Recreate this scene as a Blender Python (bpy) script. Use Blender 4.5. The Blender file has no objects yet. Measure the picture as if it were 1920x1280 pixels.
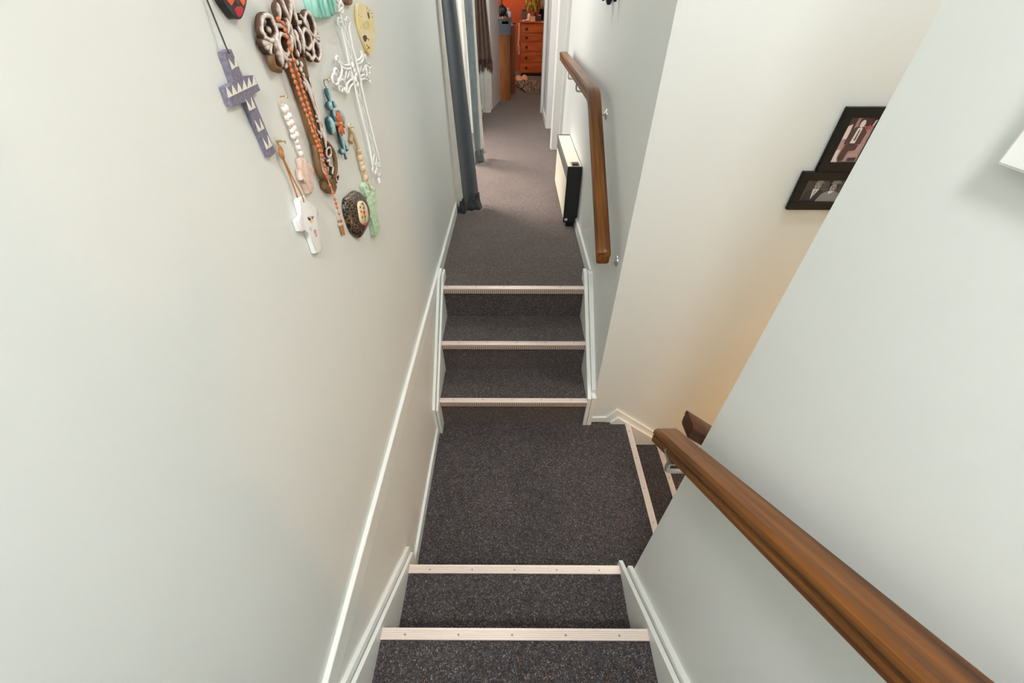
import bpy, bmesh, math, random
from mathutils import Vector, Matrix
random.seed(7)
sc = bpy.context.scene
C = sc.collection
# ------------------------------------------------------------------ camera
F, TH, YAW, CZ = 744.0, math.radians(41.4), math.radians(0.23), 1.266
cam = bpy.data.cameras.new('camera'); camo = bpy.data.objects.new('camera', cam); C.objects.link(camo)
cam.sensor_width = 36.0; cam.lens = F / 1920 * 36; cam.clip_start = 0.02; cam.clip_end = 100
camo.location = (0, 0, CZ); camo.rotation_euler = (math.pi / 2 - TH, 0, YAW)
sc.camera = camo
# ------------------------------------------------------------------ world, exposure
w = bpy.data.worlds.new('world'); sc.world = w; w.use_nodes = True
bg = w.node_tree.nodes['Background']; bg.inputs[0].default_value = (1.0, 0.95, 0.90, 1); bg.inputs[1].default_value = 3.0
sc.view_settings.view_transform = 'Standard'; sc.view_settings.look = 'None'
sc.view_settings.gamma = 1.0; sc.view_settings.use_curve_mapping = False
sc.view_settings.exposure = 0.70
sc.cycles.use_denoising = True
sc.cycles.max_bounces = 10; sc.cycles.diffuse_bounces = 6; sc.cycles.caustics_reflective = False; sc.cycles.caustics_refractive = False
P_STAIR, P_HALL, P_BED, P_DOWN, P_WELL = 22.0, 11.0, 6.0, 16.0, 9.0   # lamp powers (W)

def lamp_light(name, kind, loc, power, col, size=0.1, parent=None):
    l = bpy.data.lights.new(name, kind); l.energy = power; l.color = col
    if kind == 'AREA': l.shape = 'DISK'; l.size = size
    else: l.shadow_soft_size = size
    o = bpy.data.objects.new(name, l); C.objects.link(o); o.location = loc
    if parent: o.parent = parent
    return o
# soft hazy sun falling through the side-room window onto the hall carpet
sun = bpy.data.lights.new('sun', 'SUN'); sun.energy = 9.0; sun.angle = math.radians(34); sun.color = (1, .84, .74)
suno = bpy.data.objects.new('sun', sun); C.objects.link(suno); suno.location = (-6, 4, 8)
suno.rotation_euler = Vector((-math.cos(math.radians(52)), .42, math.sin(math.radians(52)))).to_track_quat('Z', 'Y').to_euler()
# ------------------------------------------------------------------ pixel helper (1920x1280 frame)
_c, _s = math.cos(TH), math.sin(TH)
def ray(u, v):
    xc = (u - 960) / F; yc = (640 - v) / F
    x, y, z = xc, _c + yc * _s, -_s + yc * _c
    return (x * math.cos(YAW) - y * math.sin(YAW), x * math.sin(YAW) + y * math.cos(YAW), z)
def at(u, v, ax, val):
    r = ray(u, v); o = (0, 0, CZ); d = (val - o[ax]) / r[ax]
    return Vector((r[0] * d, r[1] * d, CZ + r[2] * d))
# ------------------------------------------------------------------ mesh helpers
def obj(name, bm, mat=None, parent=None, smooth=False):
    me = bpy.data.meshes.new(name)
    bmesh.ops.recalc_face_normals(bm, faces=bm.faces)
    bm.to_mesh(me); bm.free()
    if smooth:
        for p in me.polygons: p.use_smooth = True
        if smooth is not True: me.set_sharp_from_angle(angle=math.radians(smooth))
    o = bpy.data.objects.new(name, me); C.objects.link(o)
    if mat: me.materials.append(mat)
    if parent: o.parent = parent
    return o
def tag(o, label, cat, group=None):
    o['label'] = label; o['category'] = cat
    if group: o['group'] = group
    return o
def struct(o):
    o['kind'] = 'structure'; return o
def empty(name, loc=(0, 0, 0)):
    o = bpy.data.objects.new(name, None); C.objects.link(o); o.empty_display_size = .05
    return o
def NB(): return bmesh.new()
def box(bm, x0, x1, y0, y1, z0, z1, bev=0, seg=1):
    vs = [bm.verts.new(p) for p in ((x0,y0,z0),(x1,y0,z0),(x1,y1,z0),(x0,y1,z0),(x0,y0,z1),(x1,y0,z1),(x1,y1,z1),(x0,y1,z1))]
    fs = [bm.faces.new([vs[i] for i in f]) for f in ((0,3,2,1),(4,5,6,7),(0,1,5,4),(1,2,6,5),(2,3,7,6),(3,0,4,7))]
    if bev:
        es = list({e for f in fs for e in f.edges})
        bmesh.ops.bevel(bm, geom=es, offset=bev, segments=seg, affect='EDGES', profile=.5)
    return bm
def B(x0, x1, y0, y1, z0, z1, bev=0, seg=1): return box(NB(), x0, x1, y0, y1, z0, z1, bev, seg)
def prism(bm, pts, ax, a, b, bev=0, seg=2):
    """polygon pts (2 coords, in the axes other than ax, cyclic order kept) extruded from a to b along axis ax"""
    def mk(p, t):
        q = list(p); q.insert(ax, t); return q
    lo = [bm.verts.new(mk(p, a)) for p in pts]; hi = [bm.verts.new(mk(p, b)) for p in pts]
    n = len(pts)
    f0 = bm.faces.new(lo); f1 = bm.faces.new(list(reversed(hi)))
    for i in range(n): bm.faces.new((lo[i], hi[i], hi[(i+1) % n], lo[(i+1) % n]))
    if bev:
        bmesh.ops.bevel(bm, geom=list(f1.edges), offset=bev, segments=seg, affect='EDGES', profile=.5)
    return bm
def PR(pts, ax, a, b, bev=0, seg=2): return prism(NB(), pts, ax, a, b, bev, seg)
def smoothpath(pts, k=6, closed=False):
    pts = [Vector(p) for p in pts]; n = len(pts); out = []
    if n < 3 and not closed: return pts
    rng = range(n if closed else n - 1)
    for i in rng:
        g = lambda j: pts[j % n] if closed else pts[max(0, min(n - 1, j))]
        p0, p1, p2, p3 = g(i-1), g(i), g(i+1), g(i+2)
        for j in range(k):
            t = j / k
            out.append(.5 * ((2*p1) + (p2-p0)*t + (2*p0-5*p1+4*p2-p3)*t*t + (3*p1-p0-3*p2+p3)*t**3))
    if not closed: out.append(pts[-1])
    return out
def tube(bm, pts, r, n=8, closed=False, flat=None, taper=None):
    """round tube along pts; flat=(axis index, factor) squashes the section along that axis"""
    pts = [Vector(p) for p in pts]; m = len(pts); rings = []
    nrm = None
    for i, p in enumerate(pts):
        a = pts[(i-1) % m] if (closed or i > 0) else p
        b = pts[(i+1) % m] if (closed or i < m-1) else p
        t = (b - a)
        if t.length < 1e-9: t = Vector((0, 0, 1))
        t.normalize()
        if nrm is None:
            nrm = t.orthogonal().normalized()
        else:
            nrm = (nrm - t * nrm.dot(t))
            nrm = nrm.normalized() if nrm.length > 1e-6 else t.orthogonal().normalized()
        bi = t.cross(nrm)
        rr = r if taper is None else r * taper(i / max(1, m-1))
        ring = []
        for j in range(n):
            an = 2*math.pi*j/n
            off = (nrm*math.cos(an) + bi*math.sin(an)) * rr
            if flat: off[flat[0]] *= flat[1]
            ring.append(bm.verts.new(p + off))
        rings.append(ring)
    for i in range(m if closed else m-1):
        A, Bq = rings[i], rings[(i+1) % m]
        if closed and i == m-1:
            # align the seam
            k = min(range(n), key=lambda k: (A[0].co - Bq[k].co).length)
            Bq = Bq[k:] + Bq[:k]
        for j in range(n): bm.faces.new((A[j], A[(j+1) % n], Bq[(j+1) % n], Bq[j]))
    if not closed:
        bm.faces.new(list(reversed(rings[0]))); bm.faces.new(rings[-1])
    return bm
def T(pts, r, n=8, closed=False, **k): return tube(NB(), pts, r, n, closed, **k)
def ball(bm, c, r, u=12, v=8, rot=None):
    """ellipsoid; r scalar or 3 radii"""
    if not hasattr(r, '__len__'): r = (r, r, r)
    M = Matrix.Translation(Vector(c)) @ (rot.to_4x4() if rot else Matrix.Identity(4)) @ Matrix.Diagonal((r[0], r[1], r[2], 1))
    bmesh.ops.create_uvsphere(bm, u_segments=u, v_segments=v, radius=1, matrix=M)
    return bm
def lathe(bm, prof, c=(0, 0, 0), n=20, axis=2):
    rings = []
    for r, h in prof:
        ring = []
        for j in range(n):
            a = 2*math.pi*j/n
            p = [r*math.cos(a), r*math.sin(a)]; p.insert(axis, h)
            ring.append(bm.verts.new((c[0]+p[0], c[1]+p[1], c[2]+p[2])))
        rings.append(ring)
    for i in range(len(rings)-1):
        for j in range(n): bm.faces.new((rings[i][j], rings[i][(j+1) % n], rings[i+1][(j+1) % n], rings[i+1][j]))
    bm.faces.new(list(reversed(rings[0]))); bm.faces.new(rings[-1])
    return bm
def dome(bm, outline, t0, t1, wall_x, steps=6, power=.5):
    """outline (y,z) rising from wall_x+t0 to wall_x+t1 at its centre"""
    n = len(outline); cy = sum(p[0] for p in outline)/n; cz = sum(p[1] for p in outline)/n
    rings = []
    for k in range(steps):
        f = 1 - (k/steps)**1.6
        h = t0 + (t1-t0)*(1-f*f)**power
        rings.append([bm.verts.new((wall_x+h, cy+(p[0]-cy)*f, cz+(p[1]-cz)*f)) for p in outline])
    base = [bm.verts.new((wall_x, p[0], p[1])) for p in outline]
    rings.insert(0, base)
    top = bm.verts.new((wall_x+t1, cy, cz))
    for i in range(len(rings)-1):
        for j in range(n): bm.faces.new((rings[i][j], rings[i][(j+1) % n], rings[i+1][(j+1) % n], rings[i+1][j]))
    for j in range(n): bm.faces.new((rings[-1][j], rings[-1][(j+1) % n], top))
    bm.faces.new(list(reversed(base)))
    return bm
# ------------------------------------------------------------------ materials
def mat(name, col, rough=.5, metal=0, noise=None, bump=None, spec=.5, sheen=0, emit=None, coat=0):
    """noise=(scale, colour2, amount[, stretch xyz]); bump=(scale, strength, distance)"""
    m = bpy.data.materials.new(name); m.use_nodes = True
    nt = m.node_tree; b = nt.nodes['Principled BSDF']
    b.inputs['Base Color'].default_value = (*col, 1); b.inputs['Roughness'].default_value = rough
    b.inputs['Metallic'].default_value = metal; b.inputs['Specular IOR Level'].default_value = spec
    b.inputs['Sheen Weight'].default_value = sheen
    if coat: b.inputs['Coat Weight'].default_value = coat; b.inputs['Coat Roughness'].default_value = .15
    if emit: b.inputs['Emission Color'].default_value = (*emit[0], 1); b.inputs['Emission Strength'].default_value = emit[1]
    tc = nt.nodes.new('ShaderNodeTexCoord')
    if noise:
        mp = nt.nodes.new('ShaderNodeMapping'); nt.links.new(tc.outputs['Object'], mp.inputs[0])
        if len(noise) > 3: mp.inputs['Scale'].default_value = noise[3]
        if len(noise) > 4: mp.inputs['Rotation'].default_value = noise[4]
        n = nt.nodes.new('ShaderNodeTexNoise'); n.inputs['Scale'].default_value = noise[0]; n.inputs['Detail'].default_value = 5
        n.inputs['Roughness'].default_value = .6
        nt.links.new(mp.outputs[0], n.inputs['Vector'])
        r = nt.nodes.new('ShaderNodeValToRGB'); nt.links.new(n.outputs['Fac'], r.inputs[0])
        a = noise[2]
        r.color_ramp.elements[0].position = .5 - .22/max(a, .05)*.5 if a > 1 else .32; r.color_ramp.elements[1].position = .68
        r.color_ramp.elements[0].color = (*col, 1)
        c2 = noise[1]; k = min(a, 1)
        r.color_ramp.elements[1].color = (*[col[i]*(1-k)+c2[i]*k for i in range(3)], 1)
        nt.links.new(r.outputs[0], b.inputs['Base Color'])
    if bump:
        n2 = nt.nodes.new('ShaderNodeTexNoise'); n2.inputs['Scale'].default_value = bump[0]; n2.inputs['Detail'].default_value = 3
        nt.links.new(tc.outputs['Object'], n2.inputs['Vector'])
        bp = nt.nodes.new('ShaderNodeBump'); bp.inputs['Strength'].default_value = bump[1]; bp.inputs['Distance'].default_value = bump[2]
        nt.links.new(n2.outputs['Fac'], bp.inputs['Height']); nt.links.new(bp.outputs[0], b.inputs['Normal'])
    return m
def carpet_mat():
    m = bpy.data.materials.new('flecked_carpet'); m.use_nodes = True
    nt = m.node_tree; b = nt.nodes['Principled BSDF']; L = nt.links.new
    tc = nt.nodes.new('ShaderNodeTexCoord')
    vo = nt.nodes.new('ShaderNodeTexVoronoi'); vo.inputs['Scale'].default_value = 390
    L(tc.outputs['Object'], vo.inputs['Vector'])
    sp = nt.nodes.new('ShaderNodeSeparateColor'); L(vo.outputs['Color'], sp.inputs[0])
    r = nt.nodes.new('ShaderNodeValToRGB'); r.color_ramp.interpolation = 'CONSTANT'; cr = r.color_ramp
    cols = [(0, (.028,.026,.029)), (.26, (.043,.039,.043)), (.52, (.062,.055,.058)), (.72, (.090,.073,.068)), (.84, (.070,.078,.102)), (.905, (.14,.125,.12)), (.96, (.24,.22,.21)), (.985, (.23,.11,.05))]
    cr.elements[0].position = 0; cr.elements[0].color = (*cols[0][1], 1)
    cr.elements[1].position = cols[1][0]; cr.elements[1].color = (*cols[1][1], 1)
    for p, c in cols[2:]:
        e = cr.elements.new(p); e.color = (*c, 1)
    L(sp.outputs[0], r.inputs[0])
    n = nt.nodes.new('ShaderNodeTexNoise'); n.inputs['Scale'].default_value = 5; n.inputs['Detail'].default_value = 4
    L(tc.outputs['Object'], n.inputs['Vector'])
    mr = nt.nodes.new('ShaderNodeMapRange'); mr.inputs[1].default_value = .3; mr.inputs[2].default_value = .7; mr.inputs[3].default_value = .9; mr.inputs[4].default_value = 1.12
    L(n.outputs['Fac'], mr.inputs[0])
    v2 = nt.nodes.new('ShaderNodeTexVoronoi'); v2.inputs['Scale'].default_value = 130; L(tc.outputs['Object'], v2.inputs['Vector'])
    s2_ = nt.nodes.new('ShaderNodeSeparateColor'); L(v2.outputs['Color'], s2_.inputs[0])
    m2 = nt.nodes.new('ShaderNodeMapRange'); m2.inputs[3].default_value = .74; m2.inputs[4].default_value = 1.3; L(s2_.outputs[1], m2.inputs[0])
    mm = nt.nodes.new('ShaderNodeMath'); mm.operation = 'MULTIPLY'; L(mr.outputs[0], mm.inputs[0]); L(m2.outputs[0], mm.inputs[1])
    mx = nt.nodes.new('ShaderNodeMix'); mx.data_type = 'RGBA'; mx.blend_type = 'MULTIPLY'; mx.inputs[0].default_value = 1
    L(r.outputs[0], mx.inputs[6]); L(mm.outputs[0], mx.inputs[7]); L(mx.outputs[2], b.inputs['Base Color'])
    b.inputs['Roughness'].default_value = 1; b.inputs['Specular IOR Level'].default_value = .1
    b.inputs['Sheen Weight'].default_value = .42; b.inputs['Sheen Roughness'].default_value = .5; b.inputs['Sheen Tint'].default_value = (1, .82, .72, 1)
    n3 = nt.nodes.new('ShaderNodeTexNoise'); n3.inputs['Scale'].default_value = 420; L(tc.outputs['Object'], n3.inputs['Vector'])
    bp = nt.nodes.new('ShaderNodeBump'); bp.inputs['Strength'].default_value = .6; bp.inputs['Distance'].default_value = .003
    L(n3.outputs['Fac'], bp.inputs['Height']); L(bp.outputs[0], b.inputs['Normal'])
    return m
def wood_mat(name, dark, light, axis_scale, rough=.28, scale=6.0, coat=.3, attr=None):
    m = bpy.data.materials.new(name); m.use_nodes = True
    nt = m.node_tree; b = nt.nodes['Principled BSDF']; L = nt.links.new
    tc = nt.nodes.new('ShaderNodeTexCoord'); mp = nt.nodes.new('ShaderNodeMapping'); mp.inputs['Scale'].default_value = axis_scale
    if attr:
        at_ = nt.nodes.new('ShaderNodeAttribute'); at_.attribute_name = attr; L(at_.outputs['Vector'], mp.inputs[0])
    else: L(tc.outputs['Object'], mp.inputs[0])
    n = nt.nodes.new('ShaderNodeTexNoise'); n.inputs['Scale'].default_value = scale; n.inputs['Detail'].default_value = 5; n.inputs['Roughness'].default_value = .5; n.inputs['Distortion'].default_value = .3
    L(mp.outputs[0], n.inputs['Vector'])
    r = nt.nodes.new('ShaderNodeValToRGB'); cr = r.color_ramp
    cr.elements[0].position = .33; cr.elements[0].color = (*dark, 1); cr.elements[1].position = .66; cr.elements[1].color = (*light, 1)
    L(n.outputs['Fac'], r.inputs[0]); L(r.outputs[0], b.inputs['Base Color'])
    b.inputs['Roughness'].default_value = rough; b.inputs['Coat Weight'].default_value = coat; b.inputs['Coat Roughness'].default_value = .2; b.inputs['Specular IOR Level'].default_value = .28
    return m
M = {}
M['wall'] = mat('wall_paint', (.705, .732, .716), .5, noise=(2.2, (.692, .719, .703), 1), bump=(160, .05, .002))
M['gloss'] = mat('trim_paint', (.75, .775, .755), .45, bump=(90, .03, .001))
M['white'] = mat('door_paint', (.80, .79, .77), .38, bump=(70, .03, .001))
M['ceil'] = mat('ceiling_paint', (.82, .82, .80), .8)
M['terra'] = mat('terracotta_paint', (.42, .085, .028), .7, noise=(3, (.36, .07, .03), 1))
M['carpet'] = carpet_mat()
M['alu'] = mat('nosing_aluminium', (.80, .70, .64), .38, .25, noise=(30, (.74, .64, .58), 1, (1, 8, 8)))
M['alu2'] = mat('nosing_grip', (.42, .31, .23), .6, .1, noise=(420, (.26, .19, .14), 1))
M['screw'] = mat('screw_steel', (.35, .32, .30), .4, .8)
M['rail'] = wood_mat('stained_rail_wood', (.050, .0165, .004), (.215, .076, .012), (30, 1.3, 30), .36, 2.0, .12, attr='grain')
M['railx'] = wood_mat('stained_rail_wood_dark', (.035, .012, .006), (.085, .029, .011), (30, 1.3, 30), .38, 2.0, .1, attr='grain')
M['steel'] = mat('brushed_steel', (.60, .59, .56), .28, .9)
M['black'] = mat('black_paint', (.012, .013, .014), .38)
M['frameblk'] = mat('black_frame', (.006, .0055, .005), .6, spec=.3)
M['cream'] = mat('cream_enamel', (.76, .75, .62), .4)
M['greycur'] = mat('grey_curtain', (.085, .098, .116), .9, sheen=.3, noise=(60, (.070, .080, .095), 1))
M['tealcur'] = mat('teal_curtain', (.17, .215, .225), .8, sheen=.4, noise=(18, (.11, .145, .16), 1))
M['creamcur'] = mat('cream_lining', (.74, .71, .64), .9, noise=(14, (.66, .63, .56), 1))
M['brownshawl'] = mat('brown_shawl', (.125, .068, .040), .9, sheen=.1, noise=(40, (.050, .028, .018), 1, (6, 6, .4)))
M['fringe'] = mat('shawl_fringe', (.055, .028, .020), .95, noise=(160, (.11, .065, .045), 1))
M['purple'] = mat('purple_paint', (.135, .118, .175), .6, noise=(260, (.27, .25, .32), .8))
M['offwhite'] = mat('offwhite_paint', (.72, .69, .63), .6)
M['cord'] = mat('dark_cord', (.045, .05, .055), .8)
M['leather'] = mat('tan_cord', (.40, .17, .05), .7)
M['brass'] = mat('brass_nail', (.55, .42, .16), .35, .7)
M['carve'] = mat('whitewashed_carving', (.17, .095, .062), .7, noise=(75, (.60, .53, .49), 1, (1, 1, .35)), bump=(220, .25, .002))
def drybrush(name, low, high, lo, hi, rough=.6, nscale=90, mix=.35):
    m = bpy.data.materials.new(name); m.use_nodes = True
    nt = m.node_tree; b = nt.nodes['Principled BSDF']; L = nt.links.new
    g = nt.nodes.new('ShaderNodeNewGeometry'); sp = nt.nodes.new('ShaderNodeSeparateXYZ'); L(g.outputs['Normal'], sp.inputs[0])
    tc = nt.nodes.new('ShaderNodeTexCoord'); n = nt.nodes.new('ShaderNodeTexNoise'); n.inputs['Scale'].default_value = nscale; n.inputs['Detail'].default_value = 4
    L(tc.outputs['Object'], n.inputs['Vector'])
    a = nt.nodes.new('ShaderNodeMath'); a.operation = 'MULTIPLY_ADD'; L(n.outputs['Fac'], a.inputs[0]); a.inputs[1].default_value = mix*2; L(sp.outputs[0], a.inputs[2])
    s_ = nt.nodes.new('ShaderNodeMath'); s_.operation = 'SUBTRACT'; L(a.outputs[0], s_.inputs[0]); s_.inputs[1].default_value = mix
    r = nt.nodes.new('ShaderNodeValToRGB'); r.color_ramp.elements[0].position = lo; r.color_ramp.elements[1].position = hi
    r.color_ramp.elements[0].color = (*low, 1); r.color_ramp.elements[1].color = (*high, 1)
    L(s_.outputs[0], r.inputs[0]); L(r.outputs[0], b.inputs['Base Color']); b.inputs['Roughness'].default_value = rough
    bp = nt.nodes.new('ShaderNodeBump'); bp.inputs['Strength'].default_value = .3; bp.inputs['Distance'].default_value = .002
    L(n.outputs['Fac'], bp.inputs['Height']); L(bp.outputs[0], b.inputs['Normal'])
    return m
M['carve'] = drybrush('whitewashed_carving', (.085, .040, .022), (.74, .66, .61), .35, .95, .6, 110, .55)
M['carveb'] = mat('brown_carved_wood', (.115, .058, .022), .55, noise=(40, (.23, .12, .045), 1, (1, 6, 1)))
M['orange'] = mat('orange_bead', (.62, .165, .055), .4)
M['beadcord'] = mat('bead_cord', (.62, .42, .26), .8)
M['iron'] = mat('white_iron', (.86, .87, .86), .35)
M['turq'] = mat('turquoise_glaze', (.16, .52, .44), .25, noise=(22, (.45, .78, .70), 1, (1, 4, .5)), coat=.5)
M['teal'] = mat('teal_paint', (.045, .15, .175), .45, noise=(150, (.28, .46, .48), 1))
M['teal'] = drybrush('teal_drybrush', (.020, .075, .092), (.34, .55, .57), .15, .92, .45, 130)
M['flower'] = mat('red_flower', (.46, .075, .035), .5, noise=(180, (.60, .18, .08), 1))
M['yellow'] = mat('yellow_paper', (.80, .73, .50), .4, noise=(14, (.80, .58, .12), 1), coat=.3)
M['plum'] = mat('plum_print', (.065, .03, .04), .5)
M['olive'] = mat('olive_print', (.45, .42, .14), .5)
M['stone'] = mat('pink_stone', (.78, .69, .64), .5, noise=(90, (.62, .36, .25), .9))
M['whitebead'] = mat('white_bead', (.82, .78, .75), .4)
M['ceramic'] = mat('white_ceramic', (.86, .87, .86), .18, coat=.5)
M['woodbead'] = mat('pale_wood_bead', (.70, .53, .34), .5)
M['rope'] = mat('jute_rope', (.60, .42, .25), .9, bump=(500, .5, .002))
M['mint'] = mat('mint_resin', (.46, .66, .46), .5, noise=(120, (.62, .80, .60), 1), bump=(260, .7, .004))
M['leafg'] = mat('leaf_green', (.05, .12, .05), .5)
M['rose'] = mat('rose_red', (.60, .02, .04), .4)
M['cameo'] = mat('cameo_cream', (.80, .66, .44), .35, noise=(60, (.72, .55, .32), .8))
M['redpt'] = mat('red_paint', (.42, .012, .02), .35)
M['orgpt'] = mat('orange_paint', (.72, .10, .02), .35)
M['dresser'] = wood_mat('dresser_wood', (.36, .065, .012), (.55, .125, .022), (1.2, 6, 6), .4, 3)
M['dresserd'] = mat('dresser_handle', (.02, .012, .01), .4, .3)
M['oak'] = wood_mat('oak_panel', (.22, .065, .012), (.31, .105, .022), (6, 6, 1.2), .5, 3)
M['basket'] = mat('grey_plastic', (.10, .13, .15), .55, bump=(260, .6, .004))
M['lav'] = mat('lavender', (.62, .55, .66), .7)
M['pink'] = mat('pink_plastic', (.62, .28, .30), .5)
M['peach'] = mat('peach_fleece', (.72, .38, .20), 1, sheen=.5, bump=(150, .7, .006))
M['fur'] = mat('sheepskin_wool', (.80, .58, .38), 1, sheen=.3, noise=(30, (.55, .38, .24), 1))
M['plant'] = mat('yellow_leaf', (.52, .33, .03), .6, noise=(14, (.26, .26, .03), 1))
M['plant2'] = mat('green_leaf', (.10, .13, .02), .6)
M['clay'] = mat('brown_vase', (.16, .06, .03), .5)
M['glassy'] = mat('dark_screen', (.05, .04, .055), .2)
M['ph_sepia'] = mat('photo_sepia', (.50, .31, .29), .35)
M['ph_sepd'] = mat('photo_sepia_dark', (.085, .040, .042), .35)
M['ph_sepl'] = mat('photo_sepia_light', (.80, .70, .69), .35)
M['ph_red'] = mat('photo_red', (.55, .05, .04), .35)
M['ph_grey'] = mat('photo_grey', (.10, .095, .095), .35, noise=(60, (.05, .045, .04), 1))
M['ph_dark'] = mat('photo_dark', (.030, .028, .030), .35)
M['ph_lite'] = mat('photo_light', (.66, .65, .67), .35)
M['ph_face'] = mat('photo_face', (.36, .355, .365), .35)
M['ph_mid'] = mat('photo_mid', (.24, .235, .245), .35)
M['lampglass'] = mat('opal_glass', (.9, .9, .88), .3, emit=((1, .96, .90), 6))
M['lampwarm'] = mat('warm_glass', (.9, .8, .6), .3, emit=((1, .62, .28), 4))
M['shade'] = mat('lamp_shade_cloth', (.75, .55, .35), .9, emit=((1, .55, .22), .8))
def cracked_mat():
    m = bpy.data.materials.new('crackled_shell'); m.use_nodes = True
    nt = m.node_tree; b = nt.nodes['Principled BSDF']; L = nt.links.new
    tc = nt.nodes.new('ShaderNodeTexCoord')
    n = nt.nodes.new('ShaderNodeTexNoise'); n.inputs['Scale'].default_value = 60; L(tc.outputs['Object'], n.inputs['Vector'])
    mx = nt.nodes.new('ShaderNodeMix'); mx.data_type = 'VECTOR'; mx.inputs[0].default_value = .012
    L(tc.outputs['Object'], mx.inputs[4]); L(n.outputs['Color'], mx.inputs[5])
    vo = nt.nodes.new('ShaderNodeTexVoronoi'); vo.feature = 'DISTANCE_TO_EDGE'; vo.inputs['Scale'].default_value = 95
    L(mx.outputs[1], vo.inputs['Vector'])
    r = nt.nodes.new('ShaderNodeValToRGB'); r.color_ramp.elements[0].color = (.22, .13, .075, 1); r.color_ramp.elements[0].position = .015
    r.color_ramp.elements[1].color = (.020, .014, .012, 1); r.color_ramp.elements[1].position = .075
    L(vo.outputs[0], r.inputs[0]); L(r.outputs[0], b.inputs['Base Color']); b.inputs['Roughness'].default_value = .22
    return m
M['shell'] = cracked_mat()
def glass_mat():
    m = bpy.data.materials.new('window_glass'); m.use_nodes = True
    nt = m.node_tree; nt.nodes.remove(nt.nodes['Principled BSDF'])
    t = nt.nodes.new('ShaderNodeBsdfTransparent'); g = nt.nodes.new('ShaderNodeBsdfGlossy'); g.inputs['Roughness'].default_value = .02
    mx = nt.nodes.new('ShaderNodeMixShader'); mx.inputs[0].default_value = .06
    nt.links.new(t.outputs[0], mx.inputs[1]); nt.links.new(g.outputs[0], mx.inputs[2]); nt.links.new(mx.outputs[0], nt.nodes['Material Output'].inputs[0])
    return m
M['glass'] = glass_mat()
# ------------------------------------------------------------------ key dimensions (m)
RISE = .2024
XL, XP = -.440, -.426            # left wall face, face of the skirting and of the lining below it
XR = .447                        # hall right wall and near partition face
YP = 1.432                       # wall that faces the camera beside the lower flight
YE = .545                        # end of the near partition
LAND = -3*RISE
# ------------------------------------------------------------------ setting: floors
W_, G_, CP = M['wall'], M['gloss'], M['carpet']
def fl(name, *a): return struct(obj(name, B(*a), CP))
fl('floor_hall', -.44, .46, 1.905, 4.05, -.20, 0)
fl('floor_hall_end', -1.6, 1.9, 4.05, 6.30, -.20, 0)
fl('floor_sunroom', -1.6, -.44, 2.6, 4.05, -.20, 0)
fl('floor_bedroom', -1.9, 1.9, 6.30, 10.3, -.20, 0)
fl('floor_landing', XL, .655, .48, 1.46, LAND-.2, LAND)
fl('floor_upper', -.45, .46, -2.3, -.40, .2, 2*RISE)
fl('floor_lower', .3, 2.75, YE-.02, YP+.05, -2.75, LAND-7*RISE)
# ------------------------------------------------------------------ setting: walls
def wl(name, *a, m=None): return struct(obj(name, B(*a), m or W_))
ZT = 2.55
wl('wall_left', XL-.12, XL, -2.3, 2.99, -.9, ZT)
wl('wall_left_lintel', XL-.12, XL, 2.99, 5.20, 2.12, ZT)
wl('wall_left_far', XL-.12, XL, 5.20, 6.26, 0, ZT)
wl('wall_right', XR, 2.75, -2.3, YE, -2.75, ZT)
wl('wall_stairwell', XR, 2.75, YP, YP+.12, -2.75, ZT)
wl('wall_hall_right', XR, XR+.12, YP+.12, 4.03, -.9, ZT)
wl('wall_stairwell_end', 2.65, 2.75, YE, YP, -2.75, ZT)
wl('wall_back', -.6, XR, -2.42, -2.3, .2, ZT)
# side recess on the right of the hall, and the wall beyond it
wl('wall_recess_near', .567, 1.9, 3.93, 4.03, 0, ZT)
wl('wall_recess_side', 1.8, 1.9, 4.03, 6.26, 0, ZT)
wl('wall_hall_pier', .400, 1.8, 5.42, 6.26, 0, ZT)
# wall at the end of the hall, around the bedroom door
wl('wall_hall_end_left', XL-.12, -.395, 6.26, 6.36, 0, ZT)
wl('wall_hall_end_right', .402, 1.9, 6.26, 6.36, 0, ZT)
wl('wall_hall_end_over', -.395, .402, 6.26, 6.36, 2.06, ZT)
# bedroom
wl('wall_bedroom_back', -1.9, 1.9, 10.2, 10.3, 0, ZT, m=M['terra'])
wl('wall_bedroom_left', -2.0, -1.9, 6.30, 10.3, 0, ZT, m=M['terra'])
wl('wall_bedroom_right', 1.9, 2.0, 6.30, 10.3, 0, ZT, m=M['terra'])
# light side room behind the curtains
wl('wall_sunroom_near', -1.6, XL-.12, 2.6, 2.7, 0, ZT)
wl('wall_sunroom_far', -1.6, XL-.12, 5.6, 5.7, 0, ZT)
wl('wall_sunroom_sill', -1.7, -1.6, 2.6, 5.7, 0, .5)
wl('wall_sunroom_head', -1.7, -1.6, 2.6, 5.7, 2.2, ZT)
for i, (ya, yb) in enumerate(((2.6, 2.8), (5.5, 5.7))):
    wl('wall_sunroom_pier_%d' % (i+1), -1.7, -1.6, ya, yb, .5, 2.2)
struct(obj('ceiling', B(-2.0, 2.75, -2.42, 10.3, ZT, ZT+.1), M['ceil']))
# window of the side room
wn = struct(empty('window_1'))
for a in ((2.8, 2.86, .5, 2.2), (5.44, 5.5, .5, 2.2), (4.12, 4.18, .56, 2.14)):
    obj('window_frame', B(-1.68, -1.63, a[0], a[1], a[2], a[3], .004), M['white'], wn)
for a in ((.5, .56), (2.14, 2.2)):
    obj('window_frame', B(-1.68, -1.63, 2.86, 5.44, a[0], a[1], .004), M['white'], wn)
for a in ((2.86, 4.12), (4.18, 5.44)):
    obj('pane', B(-1.66, -1.655, a[0], a[1], .56, 2.14), M['glass'], wn)
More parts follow.
